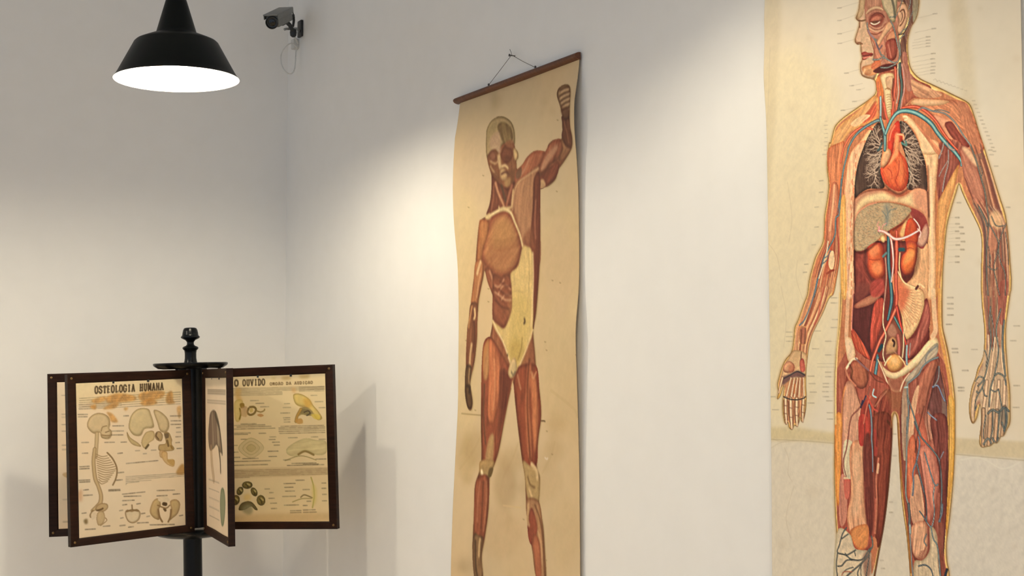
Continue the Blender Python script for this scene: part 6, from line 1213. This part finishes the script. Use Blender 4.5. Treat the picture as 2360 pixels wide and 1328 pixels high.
# ------------------------------------------------------------------ pendant lamps
SHADE = [(.1815, 0.0), (.1800, .0015), (.170, .018), (.122, .108), (.116, .1135), (.104, .119), (.078, .130), (.062, .136), (.058, .142), (.0325, .2295), (.030, .238), (.025, .245), (.012, .248)]
def pendant(label, x, y, z, glow, c=.057, size=1.0, lean=0.0):
    root = thing('pendant_lamp', label, 'lamp', (x, y, z), 'black enamel pendant lamps'); root.scale = (size, size, size)
    root.rotation_mode = 'QUATERNION'; root.rotation_quaternion = (math.cos(lean / 2), *(FWD * math.sin(lean / 2)))
    bm = bmesh.new(); add_lathe(bm, SHADE, 64, close_bot=False)
    from_bm('lamp_shade', bm, M_BLACK, root, True, 28)
    bm = bmesh.new(); add_lathe(bm, [(.1812, .0003), (.1775, .0035), (.166, .019), (.119, .106), (.112, .111), (.075, .1265), (.056, .135), (.050, .155)], 64, close_bot=False)
    from_bm('white_reflector', bm, M_WHITE_ENAMEL, root, True, 28)
    bm = bmesh.new(); r = .043
    prof = [(max(.001, r * math.sin(t)), c - r * math.cos(t)) for t in np.linspace(0, math.pi * .82, 14)] + [(.019, c + .052), (.018, c + .070)]
    add_lathe(bm, prof, 32); from_bm('light_bulb', bm, material('glowing_bulb', (255, 250, 235), 0.4, emit=BULB_TINT, power=glow), root, True, 60)
    bm = bmesh.new(); add_lathe(bm, [(.0195, c + .070), (.021, c + .072), (.021, c + .100), (.016, c + .106)], 24); from_bm('bulb_socket', bm, M_WHITE_ENAMEL, root, True)
    bm = bmesh.new(); add_tube(bm, [(0, 0, .246), (0, 0, (CEIL - z) / size * .5), (0, 0, (CEIL - z) / size - .03)], .0035, 8); from_bm('cord', bm, M_CORD, root, True)
    bm = bmesh.new(); add_lathe(bm, [(.006, -.055), (.045, -.045), (.05, -.004), (.05, 0)], 28, (0, 0, (CEIL - z) / size)); from_bm('ceiling_rose', bm, M_BLACK, root, True)
    return root
p = view_point(-1.058, 4.2, .904)
pendant('black enamel pendant lamp with a glowing white inside, hanging at the upper left', *p, BULB_POWER, size=1.07, lean=-.022)
p = view_point(.003, 2.665, 1.15)
pendant('black enamel pendant lamp hanging above the picture in front of the large figure chart', *p, BULB_POWER * .9, .125, 1.07)
p = view_point(-2.7, 3.5, .93)  # extra unseen pendant, added as fill light for the lower left wall
pendant('added unseen black pendant lamp left of the display stand, brightening the lower left wall', *p, BULB_POWER * 1.5, size=1.07)
p = Vector((-.95, -5.0, EYE.z + 1.0))  # another unseen pendant, added to lift the lower right of the large chart
pendant('added unseen black pendant lamp right of the viewer, brightening the large figure chart', *p, BULB_POWER * 1.2, size=1.07)

# ------------------------------------------------------------------ surveillance camera in the corner
def surveillance_camera():
    plate = on_right_wall(695, 67); root = thing('security_camera', 'small grey surveillance camera on a bracket high in the corner of the walls', 'security camera', plate)
    inv = -PSI
    def loc(px, py, off):
        return on_right_wall(px, py, off) - plate
    # wall plate
    bm = bmesh.new(); add_box(bm, (-.012, -.022, -.036), (0, .022, .036), .004); from_bm('wall_plate', bm, M_CAMDARK, root, True)
    k = loc(676, 75, .055)
    bm = bmesh.new(); add_tube(bm, [(-.01, 0, -.012), loc(684, 66, .035), loc(660, 66.5, .085), loc(655, 68, .095)], .0055, 10); from_bm('bracket_arm', bm, M_CAMGREY, root, True)
    bm = bmesh.new(); add_lathe(bm, [(.006, -.020), (.013, -.014), (.015, 0), (.013, .012), (.007, .016)], 18, k); from_bm('ball_joint', bm, M_CAMDARK, root, True)
    front, back = loc(628, 49, .215), loc(660, 33, .10)
    axis = (front - back).normalized(); side = axis.cross(Vector((0, 0, 1))).normalized(); up = side.cross(axis)
    Mx = Matrix((( side.x, axis.x, up.x), (side.y, axis.y, up.y), (side.z, axis.z, up.z))).to_4x4(); Mx.translation = back
    Ln = (front - back).length
    bm = bmesh.new(); add_box(bm, (-.027, 0, -.026), (.027, Ln, .025), .007); bm.transform(Mx); hs = from_bm('camera_housing', bm, M_CAMBODY, root, True)
    bm = bmesh.new(); add_box(bm, (-.031, -.004, .025), (.031, Ln + .022, .030), .0015); add_box(bm, (-.032, -.002, .008), (-.0290, Ln + .014, .0285), .0008); add_box(bm, (.0290, -.002, .008), (.032, Ln + .014, .0285), .0008)
    bm.transform(Mx); from_bm('sun_shield', bm, M_CAMBODY, hs, True)
    bm = bmesh.new(); R90 = Matrix.Rotation(math.radians(-90), 4, 'X')
    add_lathe(bm, [(.0245, -.002), (.0265, .004), (.0265, .014), (.0235, .0155), (.0215, .008), (.011, .006)], 28, (0, Ln, -.004), rot=R90); bm.transform(Mx); from_bm('lens_ring', bm, M_CAMDARK, hs, True)
    bm = bmesh.new(); add_lathe(bm, [(.0155, .0055), (.0145, .009), (.008, .0118), (.001, .0126)], 24, (0, Ln, -.004), rot=R90); bm.transform(Mx); from_bm('lens', bm, M_LENS, hs, True)
    bm = bmesh.new(); add_box(bm, (-.013, Ln * .05, -.034), (.013, Ln * .5, -.025), .002); bm.transform(Mx); from_bm('mounting_foot', bm, M_CAMDARK, hs, True)
    bm = bmesh.new(); add_tube(bm, [loc(660, 50, .10), loc(668, 58, .08), k], [.010, .009, .009], 10); from_bm('swivel_post', bm, M_CAMDARK, root, True)
    bm = bmesh.new(); add_tube(bm, curve3([loc(660, 27, .10), loc(667, 22, .085), loc(673, 24, .07), loc(676, 34, .06), loc(677, 48, .055), loc(675, 62, .055)], 6), [.0028] * 18 + [.0055] * 13, 8); from_bm('cable', bm, M_CAMDARK, root, True)
    # white junction sleeve and the loop of spare white cable under it
    bm = bmesh.new(); add_box(bm, (-.026, -.020, -.022), (0, .016, .022), .005); bm.transform(Matrix.Translation(loc(686, 103, 0))); jb = from_bm('junction_box', bm, M_PVC, root, True)
    bm = bmesh.new(); add_tube(bm, curve3([loc(677, 83, .05), loc(683, 92, .03), loc(686, 100, .012)], 6), .004, 8); from_bm('white_lead', bm, M_PVC, root, True)
    bm = bmesh.new(); add_tube(bm, curve3([loc(684, 108, .022), loc(672, 100, .05), loc(658, 108, .075), loc(648, 126, .085), loc(649, 148, .082), loc(658, 165, .07), loc(670, 170, .05), loc(678, 162, .035), loc(681, 140, .028), loc(682, 118, .022), loc(685, 106, .018)], 7), .0026, 8)
    from_bm('cable_loop', bm, M_PVC, root, True)
surveillance_camera()

# ------------------------------------------------------------------ stand with swinging framed sheets
K_ = 1.042                                                    # size of the stand
HUB = (-1.1625 * K_, 4.87 * K_)
base = view_point(HUB[0] + .037 * K_, HUB[1], 0); base.z = 0
DROP = EYE.z * (1 - K_) / K_
stand = thing('display_stand', 'black turned display stand with four swinging framed anatomy sheets, in the corner', 'display stand', base)
stand.rotation_euler = (0, -.025, -PSI); stand.scale = (K_, K_, K_)

bm = bmesh.new()
add_lathe(bm, [(.030, .10), (.034, .12), (.033, .15), (.033, .895)], 28); from_bm('post', bm, M_EBONY, stand, True)
bm = bmesh.new(); add_lathe(bm, [(.047, .925), (.047, 1.493)], 28); from_bm('hub', bm, M_EBONY, stand, True)
bm = bmesh.new(); add_lathe(bm, [(.034, .885), (.095, .893), (.122, .900), (.131, .907), (.132, .912), (.128, .915)], 56); from_bm('lower_disc', bm, M_EBONY, stand, True, 40)
bm = bmesh.new(); add_lathe(bm, [(.095, 1.492), (.115, 1.494), (.129, 1.503), (.132, 1.508), (.132, 1.512), (.128, 1.514)], 56); from_bm('upper_disc', bm, M_EBONY, stand, True, 40)
bm = bmesh.new(); fz = 1.513
add_lathe(bm, [(.0245, 0), (.022, .008), (.0207, .018), (.0207, .036), (.0223, .0455), (.0275, .051), (.0285, .055), (.026, .0585), (.016, .063), (.0124, .068), (.0124, .0755), (.018, .083), (.030, .0885), (.0338, .092), (.0338, .095), (.030, .0985), (.0285, .102), (.0278, .108), (.0255, .119), (.022, .1255), (.016, .128), (.004, .1285)], 40, (0, 0, fz))
from_bm('finial', bm, M_EBONY, stand, True, 35)
for k in range(3):
    an = math.radians(90 + 120 * k + 20); d = Vector((math.cos(an), math.sin(an), 0))
    bm = bmesh.new(); add_tube(bm, curve3([d * .02 + Vector((0, 0, .21)), d * .09 + Vector((0, 0, .18)), d * .19 + Vector((0, 0, .10)), d * .27 + Vector((0, 0, .072))], 6), [.022] * 6 + [.02] * 6 + [.017] * 7, 10); from_bm('foot', bm, M_EBONY, stand, True)

FW, FH, FT = .455, .575, .022
STILE, TOP, BOT = .032, .031, .026
def swing_frame(hx, hy, dx, dy, draw, corners, label, sag):
    """A framed sheet hinged at (hx, hy) from the post and pointing along (dx, dy); the sheet shows on the side towards the room."""
    ang = math.atan2(dy, dx); L = FW
    side = 1 if (-dx * HUB[1] * 0 + (-(dy)) * (-(HUB[0] + hx + dx / 2)) + dx * (-(HUB[1] + hy + dy / 2))) > 0 else -1
    zb = 1.489 - FH; t = FT / 2
    bm = bmesh.new()
    rect_o = [(0, 0), (L, 0), (L, FH), (0, FH)]; rect_i = [(STILE, BOT), (L - STILE, BOT), (L - STILE, FH - TOP), (STILE, FH - TOP)]
    prof = [(0, -t), (0, t), (.12, t), (.85, t - .004), (1, t - .007), (1, -(t - .007)), (.85, -(t - .004)), (.12, -t)]
    corner = []
    for i in range(4):
        (ox, oz), (ix, iz) = rect_o[i], rect_i[i]
        corner.append([bm.verts.new((ox + (ix - ox) * f, y, oz + (iz - oz) * f)) for f, y in prof])
    for i in range(4):
        a, b = corner[i], corner[(i + 1) % 4]
        for k in range(len(prof)): bm.faces.new((a[k], a[(k + 1) % 8], b[(k + 1) % 8], b[k]))
    f = from_bm('swing_frame', bm, M_FRAME, stand); f.location = (hx, hy, zb); f.rotation_euler = (0, sag, ang); f['label'] = label
    bm = bmesh.new(); add_box(bm, (STILE - .006, -.003, BOT - .006), (L - STILE + .006, .003, FH - TOP + .006)); from_bm('backing_board', bm, M_BOARD, f)
    W, H = L - 2 * STILE, FH - TOP - BOT
    if corners is None: mapper, unit = (lambda X, Y: np.stack([np.asarray(X) * W, np.asarray(Y) * H], 1)), W
    else:
        src = np.array(corners, float); dst = np.array([(0, 0), (W, 0), (W, H), (0, H)]); Am, bv = [], []
        for (x, y), (uu, vv) in zip(src, dst):
            Am.append([x, y, 1, 0, 0, 0, -uu * x, -uu * y]); bv.append(uu); Am.append([0, 0, 0, x, y, 1, -vv * x, -vv * y]); bv.append(vv)
        h = np.linalg.solve(np.array(Am), np.array(bv))
        def mapper(X, Y):
            X, Y = np.asarray(X, float), np.asarray(Y, float); w = h[6] * X + h[7] * Y + 1
            return np.stack([(h[0] * X + h[1] * Y + h[2]) / w, (h[3] * X + h[4] * Y + h[5]) / w], 1)
        unit = 1 / 640.0
    p = Print(W, H, 520 if corners is not None else 300, mapper, unit); draw(p)
    u = np.linspace(0, W, p.nx); v = np.linspace(0, H, p.ny); VV, UU = np.meshgrid(v, u, indexing='ij')
    X = STILE + UU if side < 0 else L - STILE - UU
    pos = np.stack([X, np.full_like(X, side * .0045) + side * .0012 * np.sin(UU * 17 + VV * 5), FH - TOP - VV], -1)
    me, V, q, bd, C = sheet_mesh('printed_sheet', pos, p.linear((.95, .95, .95)), np.arange(p.ny), np.arange(p.nx))
    fill_mesh(me, V, q, bd, C, (0, -side * .001, 0)); link('printed_sheet', me, M_PRINT, f, True)
    for s_ in (.33, .66):                                        # little turn-clips that hold the sheet in the frame
        bm = bmesh.new(); x = STILE + W * s_; add_box(bm, (x - .004, side * (t - .007) - .002, FH - TOP - .006), (x + .004, side * (t - .007) + .002, FH - TOP + .004), .001); from_bm('sheet_clip', bm, M_CAMDARK, f)
    for x, z in ((.014, .014), (L - .014, .014), (.014, FH - .014), (L - .014, FH - .014)):
        bm = bmesh.new(); add_lathe(bm, [(.0042, -.001), (.0042, .001), (.002, .0018)], 12, (x, side * t, z), rot=Matrix.Rotation(math.radians(-90 * side), 4, 'X')); from_bm('brass_screw', bm, M_SCREW, f)
    for z in (.004, FH - .004):
        bm = bmesh.new(); add_lathe(bm, [(.006, -.010), (.006, .010)], 12, (.006, 0, z)); from_bm('pivot_pin', bm, M_STEEL, f)
    return f
M_SCREW = material('brass_screw', (120, 96, 60), 0.4, metal=0.7)
def HP(o, s, *pts): return [(o[0] + x / s, o[1] + y / s) for x, y in pts]
swing_frame(-.0375, -.01, -.458, -.06, draw_hidden, None, 'dark wooden frame farthest left, mostly behind another frame', .006)
swing_frame(.1025, .01, .430, -.126, draw_ear, [(526, 865), (755.5, 861.5), (756.5, 1205), (530, 1200)], 'dark wooden frame with a yellowed sheet about the ear', -.012)
swing_frame(.0125, -.04, -.338, -.297, draw_osteology, HP((80, 740), 2.2575, (197, 320), (792, 290), (818, 1058), (222, 1130)), 'dark wooden frame with a stained skeleton sheet', .016)
swing_frame(.0675, -.07, .174, -.415, draw_narrow, None, 'dark wooden frame seen nearly edge on', .0)
for part in stand.children: part.location.z += DROP
